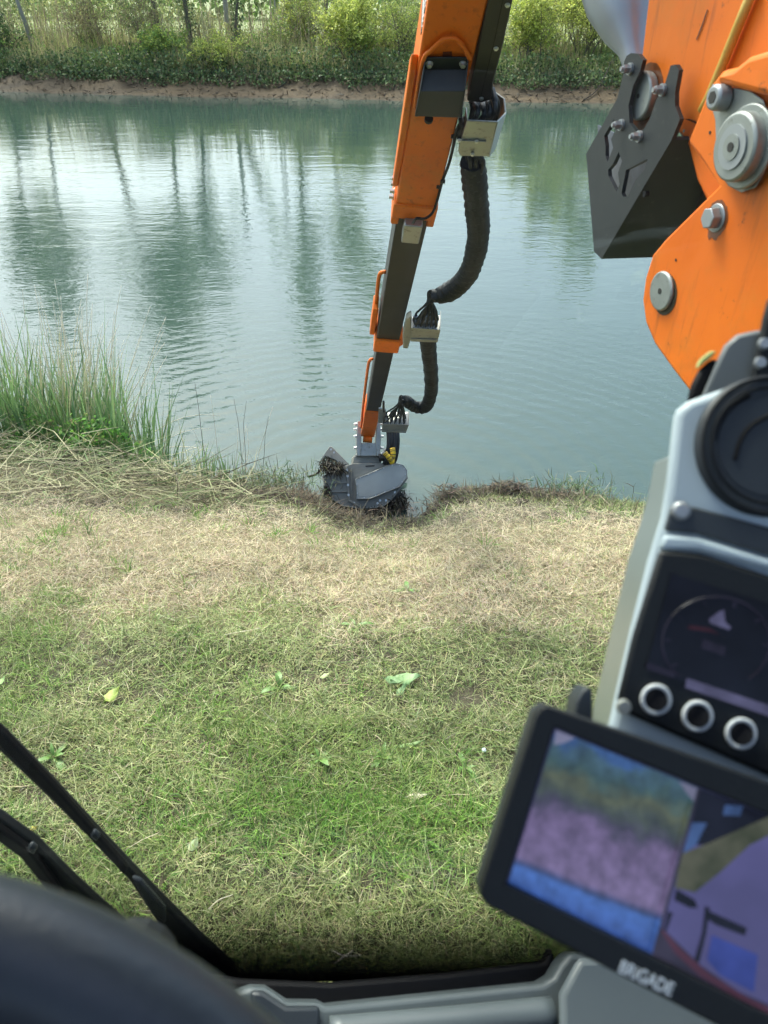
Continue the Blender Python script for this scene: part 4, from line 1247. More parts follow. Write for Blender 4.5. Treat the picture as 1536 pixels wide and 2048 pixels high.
def bundle(path, r, ripple, n=14, parent=None):
    """wrapped hose bundle: the sleeve shows as slanting rings"""
    P_ = smooth_path(path, n)
    # resample evenly
    seg = [0.0]
    for a_, b_ in zip(P_, P_[1:]):
        seg.append(seg[-1] + (b_ - a_).length)
    N_ = int(seg[-1] / (ripple / 6))
    pts, k = [], 0
    for q in range(N_ + 1):
        s_ = seg[-1] * q / N_
        while k < len(seg) - 2 and seg[k + 1] < s_:
            k += 1
        f_ = (s_ - seg[k]) / max(1e-9, seg[k + 1] - seg[k])
        pts.append(P_[k].lerp(P_[k + 1], f_))
    sides = 20
    vs, fs, x = [], [], None
    rs = random.Random(int(r * 1e4) + len(pts))
    wob = [rs.uniform(0.93, 1.06) for _ in range(N_ // 9 + 3)]
    for i_, p_ in enumerate(pts):
        t_ = (pts[min(i_ + 1, N_)] - pts[max(i_ - 1, 0)]).normalized()
        x = t_.orthogonal().normalized() if x is None else (x - t_ * x.dot(t_)).normalized()
        y = t_.cross(x)
        w_ = wob[i_ // 9] * (1 - (i_ % 9) / 9) + wob[i_ // 9 + 1] * (i_ % 9) / 9
        for s_ in range(sides):
            a_ = 2 * math.pi * s_ / sides
            ph = (i_ / 6.0 + 0.55 * math.sin(a_) + 0.25 * math.sin(i_ * 0.11)) % 1.0
            rr = r * w_ * (0.84 + 0.20 * ph ** 0.8) * (1.0 if i_ < N_ - 8 else 1 - 0.03 * (i_ - N_ + 8))
            vs.append(p_ + (x * math.cos(a_) + y * math.sin(a_)) * rr)
    for i_ in range(N_):
        for s_ in range(sides):
            fs.append((i_ * sides + s_, i_ * sides + (s_ + 1) % sides, (i_ + 1) * sides + (s_ + 1) % sides, (i_ + 1) * sides + s_))
    fs += [tuple(reversed(range(sides))), tuple(range(N_ * sides, (N_ + 1) * sides))]
    return MB().add(vs, fs).build('hose_bundle', M['rubber'], parent or boom, smooth='ribs')
bundle([BP.p(945, 322, 0.05), BP.p(950, 370, 0.05), BP.p(954, 420, 0.05), BP.p(957, 465, 0.05), BP.p(950, 510, 0.05), BP.p(936, 548, 0.05), BP.p(912, 575, 0.05), BP.p(888, 588, 0.05), BP.p(868, 592, 0.05)], 0.058, 0.062)
bundle([BP.p(855, 668, 0.04), BP.p(858, 705, 0.04), BP.p(862, 745, 0.04), BP.p(862, 785, 0.04), BP.p(852, 812, 0.04), BP.p(832, 814, 0.04), BP.p(808, 799, 0.04)], 0.056, 0.044)

def manifold(quad_front, top_quad, off, hose_from, rows, label_parent):
    """stainless box of hose couplings: open top, couplings standing in rows, hoses fanning out of them"""
    e = empty('manifold_box', Vector((0, 0, 0)), None, None); e.parent = boom
    e.location = BP.p(*quad_front[0], off) - BO
    f = [BP.p(x, y, off) for x, y in quad_front]
    back = off - 0.16
    (tl, tr, br, bl) = quad_front
    MB().prism(f, -NB * 0.004).build('front_plate', M['stainless'], e, bevel=0.001)
    btl, btr = BP.p(*top_quad[0], back), BP.p(*top_quad[1], back)
    dn = f[3] - f[0]
    MB().prism([f[1], btr, btr + dn * 0.9, f[2]], SX * 0.003).build('side_plate', M['stainless'], e)
    MB().prism([f[0], btl, btl + dn * 0.9, f[3]], -SX * 0.003).build('side_plate', M['stainless'], e)
    lo = 0.30
    MB().prism([f[0] + dn * lo, f[1] + dn * lo, btr + dn * lo, btl + dn * lo], AX * 0.004).build('floor_plate', M['stainless'], e)
    MB().prism([f[3] - dn * 0.28 + NB * 0.002, f[2] - dn * 0.28 + NB * 0.002, f[2] - dn * 0.22 + NB * 0.002, f[3] - dn * 0.22 + NB * 0.002], NB * 0.006).build('rib', M['stainless'], e)
    k = 0
    for r_ in range(rows):
        for c_ in range(5):
            u, v = (c_ + 0.6 + 0.25 * (r_ % 2)) / 5.8, (r_ + 0.5) / rows
            b = (f[0].lerp(f[1], u)).lerp(btl.lerp(btr, u), v) + dn * lo
            t_ = b - AX * 0.085 + NB * 0.012
            MB().cyl(b, t_, 0.0165, 0.013, 8).build('coupling', M['zinc'], e)
            h0 = BP.p(hose_from[0], hose_from[1], 0.045)
            h1 = BP.p(hose_from[2], hose_from[3], 0.045)
            aa = 2.4 * k
            jit = (SX * math.cos(aa) * 0.4 + AX * math.sin(aa) * 0.9 + NB * math.cos(aa)) * 0.036 * math.sqrt((k + 1) / (5 * rows))
            hose([t_, t_ - AX * 0.05, (t_ - AX * 0.13).lerp(h0 + jit, 0.5) + NB * 0.02, h0 + jit, h0.lerp(h1, 0.6) + jit * 0.8], 0.0078, parent=e, n=5, sides=6)
            k += 1
    return e
m2 = manifold([(824, 656), (880, 660), (874, 685), (822, 683)], [(824, 625), (881, 622)], 0.13, (860, 595, 885, 588), 3, boom)
m3 = manifold([(766, 848), (817, 850), (811, 866), (764, 864)], [(768, 820), (818, 819)], 0.13, (803, 799, 822, 808), 3, boom)
# grey arm that carries the second manifold
MB().prism(BP.poly([(812, 640), (822, 634), (824, 672), (816, 698), (806, 697), (805, 672)], 0.10), -NB * 0.05).build('manifold_arm', M['stainless'], boom, bevel=0.008)
MB().prism(BP.poly([(757, 818), (772, 822), (768, 848), (756, 846)], 0.06), -NB * 0.02).build('manifold_arm', M['stainless'], boom, bevel=0.003)
MB().cyl(BP.p(767, 822, 0.06), BP.p(767, 803, 0.06), 0.013, 0.010, 8).build('grease_fitting', M['blacksteel'], boom)
# second collar with its side stay
c2 = sec('collar', M['orange'], bt(684), bt(706), 0.190, -0.255, 0.0, 0.010)
MB().prism(BP.poly([(798, 648), (805, 645), (806, 690), (800, 694), (796, 690)], -0.03), -NB * 0.05).build('collar_lug', M['orange'], c2, bevel=0.006)
for y_ in (652, 662, 675, 688):
    bolt(c2, BO + AX * bt(y_) - SX * 0.104 - NB * 0.08, -SX, 0.011, 0.02)
MB().tube(smooth_path([BO - SX * (0.085 + o_) + AX * bt(y_) - NB * 0.12 for y_, o_ in ((582, 0.0), (584, 0.025), (592, 0.036), (620, 0.034), (655, 0.026), (692, 0.014))], 6), 0.0125, 8).build('side_stay', M['orange'], c2, smooth=True)
MB().box(BO, SX, AX, NB, -0.135, -0.098, bt(640), bt(688), -0.17, -0.06).build('stay_plate', M['orange'], c2, bevel=0.006)
# foot of the lowest section: orange end, stay and knuckle
ft = MB().box(BO, SX, AX, NB, -0.076, 0.070, bt(830), bt(880), -0.21, -0.034).build('end_section', M['orange'], boom, bevel=0.006)
MB().tube(smooth_path([BO - SX * (0.080 + o_) + AX * bt(y_) - NB * 0.11 for y_, o_ in ((745, 0.0), (748, 0.018), (760, 0.026), (800, 0.022), (850, 0.012), (876, 0.0))], 6), 0.0125, 8).build('side_stay', M['orange'], boom, smooth=True)
MB().cyl(BO + AX * bt(881) - SX * 0.05 - NB * 0.02, BO + AX * bt(881) + SX * 0.05 - NB * 0.02, 0.045, 0.045, 14).build('end_knuckle', M['orange'], boom, bevel=0.004)
HD = 8.35
HP = Pl(D(735, 960, HD), (CAMP - D(735, 960, HD)).normalized() + Vector((0.10, 0, 0.05)))
for sx_, x_ in ((-1, 718), (1, 757)):
    cheek = HP.poly([(x_ - 3, 842), (x_ + 3, 842), (x_ + 5, 880), (x_ + 3, 912), (x_ - 4, 912), (x_ - 5, 880)], 0.02)
    ck = MB().prism(cheek, -HP.n * 0.14).build('joint_cheek', M['stainless'], boom, bevel=0.004)
    for y_ in (848, 858, 872, 895):
        q = HP.p(x_ + sx_ * 4, y_, -0.02)
        MB().cyl(q, q + Vector((sx_ * 0.035, -0.01, 0)), 0.018, 0.014, 8).build('bolt', M['zinc'], ck)
MB().prism(HP.poly([(719, 886), (755, 886), (756, 912), (716, 912)], 0.0), -HP.n * 0.10).build('joint_block', M['stainless'], boom, bevel=0.005)

# ------------------------------------------------------------------ cutting head
head = empty('cutting_head', HP.p(735, 1015), 'grey drum cutting head caked with mud at the water edge', 'mower')
W_ = -HP.n
body = [(693, 931), (706, 927), (791, 926), (806, 930), (814, 940), (815, 955), (799, 976), (783, 999), (764, 1014), (724, 1017), (686, 1012), (666, 999), (651, 976), (645, 952), (668, 941)]
MB().prism(HP.poly(body, 0.0), W_ * 0.015).build('side_plate', M['headgrey'], head, bevel=0.004)
drum = [(x + (735 - x) * 0.05, y + (970 - y) * 0.05) for x, y in body]
MB().prism(HP.poly(drum, -0.016), W_ * 0.55).build('drum_housing', M['headgrey'], head, bevel=0.01)
MB().prism(HP.poly(body, -0.57), W_ * 0.015).build('side_plate', M['headgrey'], head, bevel=0.004)
case = [(710, 960), (775, 930), (795, 927), (807, 931), (814, 941), (813, 954), (799, 973), (740, 997), (703, 1000), (701, 985)]
case = [(711, 959), (776, 931), (795, 927), (807, 931), (814, 941), (813, 954), (799, 973), (741, 997), (713, 998)]
cs = MB().prism(HP.poly(case, 0.045), W_ * 0.044).build('drive_case', M['casegrey'], head, bevel=0.006)
for k in range(len(case)):
    x0, y0 = case[k]; x1, y1 = case[(k + 1) % len(case)]
    L_ = math.hypot(x1 - x0, y1 - y0)
    for q in range(max(1, int(L_ / 16))):
        f_ = (q + 0.5) / max(1, int(L_ / 16))
        cx, cy = x0 + (x1 - x0) * f_, y0 + (y1 - y0) * f_
        cx, cy = cx + (760 - cx) * 0.045, cy + (962 - cy) * 0.07
        bolt(cs, HP.p(cx, cy, 0.045), HP.n, 0.007, 0.006, washer=False)
MB().tube([HP.p(x, y, 0.046) for x, y in case], 0.005, 6, closed=True).build('case_edge', M['stainless'], cs, smooth=True)  # lighter tube added as an edge highlight along the case border
inset = [(x + (760 - x) * 0.10, y + (962 - y) * 0.14) for x, y in case]
MB().prism(HP.poly(inset, 0.047), W_ * 0.0015).build('case_panel', M['casegrey'], cs, bevel=0.001)
def rib(pts, w=0.012, name='rib', off=0.02):
    a_, b_ = HP.p(*pts[0], 0.0), HP.p(*pts[1], 0.0)
    d_ = (b_ - a_).normalized(); s_ = d_.cross(HP.n)
    return MB().prism([a_ - s_ * w / 2, b_ - s_ * w / 2, b_ + s_ * w / 2, a_ + s_ * w / 2], HP.n * off).build(name, M['headgrey'], head, bevel=0.002)
rib([(658, 967), (695, 965)]); rib([(661, 984), (696, 983)]); rib([(694, 932), (698, 1003)], 0.02); rib([(698, 1001), (722, 1015)], 0.016)
rib([(703, 936), (704, 998)], 0.008); rib([(783, 998), (802, 974)], 0.014)
for x_, y_ in ((694, 940), (695, 952), (696, 970), (697, 990), (760, 1001), (772, 1001), (790, 985), (755, 1007), (708, 1006)):
    bolt(head, HP.p(x_, y_, 0.020 if x_ < 700 else 0.0), HP.n, 0.010, 0.010)
# rim band along the drum edge, upper slot
MB().tube([HP.p(x, y, 0.004) for x, y in body[5:14]], 0.010, 6).build('rim_band', M['headgrey'], head, smooth=True)
MB().prism(HP.poly([(731, 931), (749, 930), (749, 933), (731, 934)], 0.001), HP.n * 0.002).build('slot', M['blacksteel'], head)
# flap on the left and scoop on the right
fl = MB().prism([HP.p(659, 893, -0.05), HP.p(664, 893, -0.05), HP.p(698, 928, -0.02), HP.p(684, 937, -0.02), HP.p(672, 920, -0.04), HP.p(651, 912, -0.06), HP.p(640, 926, -0.08), HP.p(640, 921, -0.08)], W_ * 0.42).build('left_flap', M['headgrey'], head, bevel=0.004)
for x_, y_ in ((662, 899), (668, 905), (690, 929)):
    bolt(fl, HP.p(x_, y_, -0.03), HP.n, 0.008, 0.008)
MB().prism([HP.p(797, 977, -0.02), HP.p(816, 1001, -0.04), HP.p(808, 1004, -0.04), HP.p(790, 1008, -0.03), HP.p(784, 1000, -0.02)], W_ * 0.45).build('right_scoop', M['blacksteel'], head, bevel=0.005)
# caked mud and roots hanging on the flap and under the drum
def clod(px, py, r, n, parent, dz=1.0):
    c0 = HP.p(px, py, 0.0)
    vs, fs = [], []
    P = np.array(tuple(c0)) + RNG.normal(0, 1, (n, 3)) * r
    o_ = np_mesh('caked_roots', *blade_arrays(P, RNG.uniform(0, 6.28, n), RNG.normal(-0.8, 0.5, n), RNG.uniform(0.03, 0.13, n), RNG.uniform(0.005, 0.014, n), RNG.uniform(0, 0.5, n), shade([0.04, 0.032, 0.02], n, 0.4)), M['straw'], parent)
    o_['kind'] = 'stuff'
clod(654, 928, np.array([0.035, 0.06, 0.022]), 320, fl)
clod(674, 932, np.array([0.05, 0.05, 0.018]), 260, fl)
clod(725, 1017, np.array([0.17, 0.10, 0.012]), 900, head)
clod(800, 1000, np.array([0.05, 0.08, 0.025]), 350, head)
clod(655, 985, np.array([0.02, 0.08, 0.05]), 250, head)
MB().tube(smooth_path([HP.p(616, 953, -0.05), HP.p(632, 948, -0.04), HP.p(645, 935, -0.05)], 5), 0.010, 6).build('caught_stick', M['debris'], head, smooth=True)
# rotator and motor on top, with the yellow sleeved hoses
MB().prism(HP.poly([(707, 912), (763, 912), (763, 927), (706, 928)], -0.05), W_ * 0.28).build('rotator', M['headgrey'], head, bevel=0.01)
MB().prism(HP.poly([(711, 908), (762, 908), (762, 913), (711, 913)], -0.04), W_ * 0.3).build('rotator_flange', M['stainless'], head, bevel=0.004)
MB().cyl(HP.p(757, 916, 0.0), HP.p(775, 912, 0.0), 0.045, 0.045, 14).build('motor', M['blacksteel'], head, bevel=0.006)
for k, (x_, y_) in enumerate(((763, 908), (768, 902), (774, 905), (772, 915))):
    MB().cyl(HP.p(x_, y_, 0.04), HP.p(x_ + 5, y_ - 4, 0.05), 0.018, 0.016, 8).build('hose_fitting', M['zinc'], head)
for k, x_ in enumerate((777, 783, 789, 794)):
    hose([HP.p(x_, 862, 0.06), HP.p(x_ + 1, 880, 0.07), HP.p(x_, 897, 0.07 - 0.02 * (k % 2)), HP.p(x_ - 3, 915, 0.04), HP.p(x_ - 8, 928, 0.0)], 0.026, parent=head)
def sleeve(pts, r):
    sl_ = hose(pts, r, 'yellow_sleeve', 'yellow', parent=head)
    P_ = smooth_path(pts, 6)
    for f_ in (0.15, 0.35, 0.55, 0.75, 0.9):
        i0 = int(f_ * (len(P_) - 2))
        MB().cyl(P_[i0], P_[i0] + (P_[i0 + 1] - P_[i0]).normalized() * 0.007, r * 1.08, r * 1.08, 10).build('sleeve_band', M['blacksteel'], sl_)
sleeve([HP.p(785, 897, 0.16), HP.p(786, 908, 0.17), HP.p(784, 922, 0.15)], 0.030)
sleeve([HP.p(770, 906, 0.20), HP.p(777, 914, 0.21), HP.p(785, 926, 0.18)], 0.027)

# ------------------------------------------------------------------ near crane knuckle on the right
KN = Vector((-0.97, -0.24, 0.03)).normalized()
KA = Pl(D(1400, 450, 1.50), KN)
KG = Pl(KA.p(1400, 450) - KN * 0.045, KN)
KB = Pl(KA.p(1400, 450) - KN * 0.085, KN)
crane = empty('crane_knuckle', KA.p(1420, 600), 'big orange crane knuckle with steel pins at right of the windscreen', 'crane')
def arc(cx, cy, rx, ry, a0, a1, n):
    return [(cx + rx * math.cos(math.radians(a0 + (a1 - a0) * k / n)), cy + ry * math.sin(math.radians(a0 + (a1 - a0) * k / n))) for k in range(n + 1)]
# rear arm plate with the upper pin
pb = MB().prism(KB.poly([(1318, -200), (1600, -260), (1620, 360), (1420, 420), (1392, 360), (1375, 292), (1352, 262), (1320, 240), (1288, 262), (1262, 270), (1250, 200), (1268, 140), (1282, 112)], 0.0), -KN * 0.10).build('arm_plate', M['orange_near'], crane, bevel=0.008)
# front lug plate
lug = [(1418, 175), (1445, 140), (1500, 128), (1640, 130), (1680, 600), (1640, 900), (1430, 860), (1385, 792), (1345, 740), (1308, 688), (1290, 645), (1284, 600), (1290, 555), (1305, 508), (1330, 478), (1400, 408), (1436, 372), (1400, 318), (1375, 284)]
pa = MB().prism(KA.poly(lug, 0.0), -KN * 0.035).build('lug_plate', M['orange_near'], crane, bevel=0.007)
# upper boss casting behind the big pin
MB().prism(KA.poly([(1450, 166), (1462, 142), (1490, 136), (1520, 112), (1560, 100), (1640, 110), (1640, 215), (1510, 182)], 0.004), KN * 0.022).build('boss_casting', M['orange_near'], crane, bevel=0.014, seg=3)
# worn yellow edge of the arm plate
MB().tube([KB.p(1510, -30, 0.012), KB.p(1478, 48, 0.012), KB.p(1447, 125, 0.012), KB.p(1418, 195, 0.012), KB.p(1404, 222, 0.012)], 0.010, 8).build('worn_edge', M['yellowedge'], pb, smooth=True)
MB().prism(KB.poly([(1416, 20), (1404, 55), (1394, 80), (1393, 79), (1403, 53), (1415, 19)], 0.0015), KN * 0.001).build('scratch', M['blacksteel'], pb)
# pins: round steel ends standing out of the plates
def pin(plane, px, py, r, h_, parent, name='pin', collar=None, hole=0.16):
    c0 = plane.p(px, py, 0.0)
    o_ = MB().cyl(c0, c0 + plane.n * h_, r, r, 36).build(name, M['pin'], parent, bevel=min(0.004, h_ * 0.4))
    MB().cyl(c0 + plane.n * h_, c0 + plane.n * (h_ + 0.001), r * hole, r * hole, 14).build('grease_hole', M['blacksteel'], o_)
    return o_
p1 = pin(KB, 1294, 192, 0.050, 0.022, pb, hole=0.1)
p3 = pin(KA, 1328, 582, 0.041, 0.010, pa, hole=0.15)
MB().cyl(KA.p(1330, 589, 0.0005), KA.p(1330, 589, 0.0005) + KN * 0.0008, 0.043, 0.043, 24).build('pin_stain', mat('oily_stain', (0.06, 0.045, 0.02), 0.7, var=0.4, scale=40), pa)
def grease(plane, px, py, r, parent, seed):
    rs = random.Random(seed)
    c_ = plane.p(px, py, 0.0004)
    ux = plane.n.cross(Vector((0, 0, 1))).normalized(); uy = plane.n.cross(ux).normalized()
    if uy.z > 0: uy = -uy
    pts = []
    for k in range(36):
        a_ = 2 * math.pi * k / 36
        q = r * (1 + 0.10 * rs.random() + 0.45 * max(0, math.sin(a_)) ** 6 * rs.random())
        pts.append(c_ + ux * (q * math.cos(a_)) + uy * (q * math.sin(a_)))
    MB().prism(pts, plane.n * 0.0004).build('grease_ring', M['greasy'], parent)
M['greasy'] = mat('greasy_paint', (0.20, 0.055, 0.012), 0.3, var=0.6, scale=60, dirt=(0.05, 0.03, 0.015), dirt_amt=0.2)
grease(KB, 1294, 192, 0.062, pb, 3)
grease(KA, 1434, 436, 0.030, pa, 4)
# big pin with its retaining plate
ret = [(1424, 168), (1450, 172), (1500, 182), (1526, 200), (1536, 240), (1536, 300), (1528, 345), (1510, 375), (1482, 385), (1456, 372), (1438, 340), (1432, 300), (1430, 240), (1420, 205)]
MB().prism(KA.poly(ret, 0.010), -KN * 0.010 + KN * 0.008).build('retaining_plate', M['pin'], pa, bevel=0.003)
c0 = KA.p(1496, 294, 0.012)
bigp = MB().cyl(c0, c0 + KA.n * 0.030, 0.056, 0.056, 40).build('big_pin', M['pin'], pa, bevel=0.005)
MB().cyl(c0, c0 + KA.n * 0.008, 0.068, 0.068, 40).build('pin_collar', M['pin'], bigp, bevel=0.003)
MB().cyl(c0 + KA.n * 0.030, c0 + KA.n * 0.033, 0.036, 0.036, 32).build('pin_face_ring', M['chrome'], bigp)
MB().cyl(c0 + KA.n * 0.033, c0 + KA.n * 0.035, 0.021, 0.021, 24).build('pin_face_ring', M['pin'], bigp)
MB().cyl(c0 + KA.n * 0.035, c0 + KA.n * 0.036, 0.008, 0.008, 14).build('grease_hole', M['blacksteel'], bigp)
b0 = KA.p(1452, 195, 0.010)
bb = MB().cyl(b0, b0 + KA.n * 0.028, 0.023, 0.021, 24).build('cap_bolt', M['chrome'], pa, bevel=0.005)
MB().cyl(b0 + KA.n * 0.028, b0 + KA.n * 0.029, 0.011, 0.011, 6).build('hex_socket', M['blacksteel'], bb)
b0 = KA.p(1434, 436, 0.0)
hb = MB().cyl(b0, b0 + KA.n * 0.004, 0.026, 0.026, 24)
hb.cyl(b0 + KA.n * 0.004, b0 + KA.n * 0.022, 0.021, 0.020, 6)
hb.build('hex_bolt', M['chrome'], pa, bevel=0.002)
# black guard with cut-outs
outer_l = [(1253, 112), (1262, 106), (1276, 108), (1286, 120), (1280, 142), (1266, 172), (1257, 211), (1259, 246), (1273, 264), (1286, 260), (1299, 238), (1312, 201), (1331, 164), (1341, 131), (1351, 129), (1358, 140), (1350, 185), (1350, 211), (1360, 238), (1343, 280), (1272, 400), (1203, 518), (1188, 503), (1174, 325), (1172, 308), (1234, 198), (1246, 150), (1248, 124)]
cut1 = [(1228, 238), (1230, 262), (1222, 278), (1226, 296), (1215, 324), (1211, 312), (1211, 290), (1208, 272)]
cut2 = [(1237, 304), (1244, 322), (1236, 346), (1239, 368), (1233, 384), (1217, 352), (1216, 340), (1226, 328)]
cut3 = [(1295, 318), (1288, 340), (1272, 358), (1262, 380), (1256, 394), (1246, 393), (1243, 386), (1252, 340), (1268, 332)]
guard = MB().prism([KG.poly(outer_l, 0.0), KG.poly(cut1, 0.0), KG.poly(cut2, 0.0), KG.poly(cut3, 0.0)], -KN * 0.010).build('guard_plate', M['charcoal'], crane)
IN = Vector((0.96, 0.10, 0.0))
g0, g1, g2 = KG.p(1343, 280), KG.p(1272, 400), KG.p(1203, 518)
MB().prism([g0 - KN * 0.001, g2 - KN * 0.001, g2 + IN * 0.20, g0 + IN * 0.15], Vector((0, 0.006, 0.006))).build('guard_underside', M['charcoal'], crane)
MB().prism([KG.p(1343, 280) + IN * 0.14, KG.p(1360, 238) + IN * 0.01, KG.p(1420, 250, -0.10), KG.p(1450, 380, -0.14), KG.p(1300, 500, -0.2)], IN * 0.01).build('guard_inner_wall', M['blacksteel'], crane)
# grey liner seen through the cut-outs
MB().prism(KG.poly([(1195, 250), (1300, 300), (1290, 400), (1205, 395)], -0.075), -KN * 0.004).build('guard_liner', mat('scuffed_liner', (0.16, 0.17, 0.19), 0.7, var=0.5, scale=40), guard)
for x_, y_ in ((1262, 138), (1327, 180), (1244, 250), (1280, 273)):
    q = KG.p(x_, y_, 0.0)
    b_ = MB().cyl(q, q + KN * 0.006, 0.0125, 0.0125, 16)
    b_.cyl(q + KN * 0.006, q + KN * 0.020, 0.0095, 0.009, 6).cyl(q + KN * 0.020, q + KN * 0.026, 0.006, 0.005, 10)
    b_.build('bolt', M['chrome'], guard)
q = KG.p(1288, 388, 0.0)
MB().cyl(q, q - KN * 0.01, 0.007, 0.007, 12).build('hole', M['seal'], guard)
# hydraulic cylinder rising behind the guard
ca_, cb_ = KB.p(1272, 128, -0.06), KB.p(1244, 0, -0.06)
cb2 = ca_ + (cb_ - ca_) * 2.6
cy = MB().tube([ca_, ca_.lerp(cb_, 0.25), ca_.lerp(cb_, 0.55), cb_, cb2], [0.030, 0.036, 0.062, 0.088, 0.110], 28).build('hydraulic_cylinder', M['chrome'], crane, smooth='angle')
# small details on the lug
for x_, y_, l_ in ((1368, 262, 10), (1352, 520, 6), (1420, 265, 8)):
    MB().cyl(KA.p(x_, y_, 0.0005), KA.p(x_, y_, 0.0005) + KN * 0.0008, 0.003, 0.003, 7).build('paint_chip', M['blacksteel'], pa)

# ------------------------------------------------------------------ cab shell and windscreen
cab = empty('machine_cab', (0, -0.3, H - 1.9), 'grey machine cab interior with tall windscreen framing the view', 'vehicle cab')
EX, EY, EZ = Vector((1, 0, 0)), Vector((0, 1, 0)), Vector((0, 0, 1))
O0 = Vector((0, 0, H))
CX0, CX1, CY0, CY1, CZ0, CZ1 = -0.95, 1.15, -1.10, 0.66, -1.75, 0.55
def slab(name, m_, x0, x1, y0, y1, z0, z1, bevel=0.0):
    return MB().box(O0, EX, EY, EZ, x0, x1, y0, y1, z0, z1).build(name, m_, cab, bevel=bevel)
slab('roof', M['lining'], CX0, CX1, 0.12, CY1 + 0.04, CZ1, CZ1 + 0.06)  # roof slabs leave an unseen opening, added so skylight reaches the pod
slab('roof', M['lining'], CX0, CX1, CY0, -0.75, CZ1, CZ1 + 0.06)
slab('roof', M['lining'], CX0, -0.40, -0.75, 0.12, CZ1, CZ1 + 0.06)
slab('roof', M['lining'], 0.60, CX1, -0.75, 0.12, CZ1, CZ1 + 0.06)
slab('chassis', M['blacksteel'], -1.1, 1.25, -3.2, 0.62, -2.95, CZ0 - 0.052)
slab('floor', M['blackplastic'], CX0, CX1, CY0, CY1, CZ0 - 0.05, CZ0)
slab('rear_wall', M['lining'], CX0, CX1, CY0 - 0.05, CY0, CZ0, -0.25)  # stops below the roof; unseen gap added to let light in from behind
for nm, xa, xb in (('left_wall', CX0 - 0.05, CX0), ('right_wall', CX1, CX1 + 0.05)):
    slab(nm, M['lining'], xa, xb, CY0, CY1, CZ0, -0.75)
    slab('door_post', M['lining'], xa, xb, CY0, -0.45, -0.75, CZ1)
    slab('window_header', M['lining'], xa, xb, -0.45, CY1, 0.40, CZ1)
    slab('corner_pillar', M['lining'], xa, xb, CY1 - 0.07, CY1, -0.75, 0.40)
# windscreen glass: clear pane with the printed border on its lower edge
wsb, wst = -1.46, 0.50
gm_, gn_, gb_, gl_ = nodes_of('windscreen_glass')
gn_.nodes.remove(gb_)
tr = gn_.nodes.new('ShaderNodeBsdfTransparent'); tr.inputs[0].default_value = (0.845, 0.95, 0.93, 1)
gs = gn_.nodes.new('ShaderNodeBsdfGlossy'); gs.inputs['Roughness'].default_value = 0.0; gs.inputs['Color'].default_value = (0.9, 0.95, 1, 1)
fr = gn_.nodes.new('ShaderNodeFresnel'); fr.inputs[0].default_value = 1.45
mm = gn_.nodes.new('ShaderNodeMath'); mm.operation = 'MULTIPLY'; mm.inputs[1].default_value = 0.8
ms = gn_.nodes.new('ShaderNodeMixShader')
gl_.new(fr.outputs[0], mm.inputs[0]); gl_.new(mm.outputs[0], ms.inputs[0])
gl_.new(tr.outputs[0], ms.inputs[1]); gl_.new(gs.outputs[0], ms.inputs[2])
gl_.new(ms.outputs[0], gn_.nodes['Material Output'].inputs['Surface'])
def wsy(z):                                        # the screen leans back a little towards the roof
    return 0.655 - 0.03 * (z - wsb) / (wst - wsb)
ws = MB().add([O0 + Vector((x, wsy(z), z)) for z in (wsb, wst) for x in (CX0, CX1)], [(0, 1, 3, 2)]).build('windscreen', gm_, cab)
# printed dot border: dots grow together downwards
fm, fn, fb, fl_ = nodes_of('printed_dot_border')
fn.nodes.remove(fb)
tc = fn.nodes.new('ShaderNodeTexCoord')
sp = fn.nodes.new('ShaderNodeSeparateXYZ'); fl_.new(tc.outputs['Object'], sp.inputs[0])
def fmath(op, a_, b_=None):
    t_ = fn.nodes.new('ShaderNodeMath'); t_.operation = op
    for k, x in ((0, a_), (1, b_)):
        if x is None: continue
        if isinstance(x, (int, float)): t_.inputs[k].default_value = x
        else: fl_.new(x, t_.inputs[k])
    return t_.outputs[0]
PIT = 0.0017
u_ = fmath('SUBTRACT', fmath('FRACT', fmath('DIVIDE', sp.outputs[0], PIT)), 0.5)
v_ = fmath('SUBTRACT', fmath('FRACT', fmath('DIVIDE', sp.outputs[2], PIT)), 0.5)
rad = fmath('SQRT', fmath('ADD', fmath('MULTIPLY', u_, u_), fmath('MULTIPLY', v_, v_)))
gr = fn.nodes.new('ShaderNodeMapRange')
gr.inputs['From Min'].default_value = H - 1.06; gr.inputs['From Max'].default_value = H - 1.47
gr.inputs['To Min'].default_value = 0.0; gr.inputs['To Max'].default_value = 1.0
fl_.new(sp.outputs[2], gr.inputs['Value'])
dot = fmath('LESS_THAN', rad, fmath('MULTIPLY', fmath('POWER', gr.outputs[0], 0.7), 0.72))
tr = fn.nodes.new('ShaderNodeBsdfTransparent')
df = fn.nodes.new('ShaderNodeBsdfDiffuse'); df.inputs[0].default_value = (0.006, 0.006, 0.007, 1)
ms = fn.nodes.new('ShaderNodeMixShader')
fl_.new(dot, ms.inputs[0]); fl_.new(tr.outputs[0], ms.inputs[1]); fl_.new(df.outputs[0], ms.inputs[2])
fl_.new(ms.outputs[0], fn.nodes['Material Output'].inputs['Surface'])
MB().add([O0 + Vector((x, wsy(z) - 0.002, z)) for z in (wsb, -1.05) for x in (CX0, CX1)], [(0, 1, 3, 2)]).build('printed_border', fm, ws)

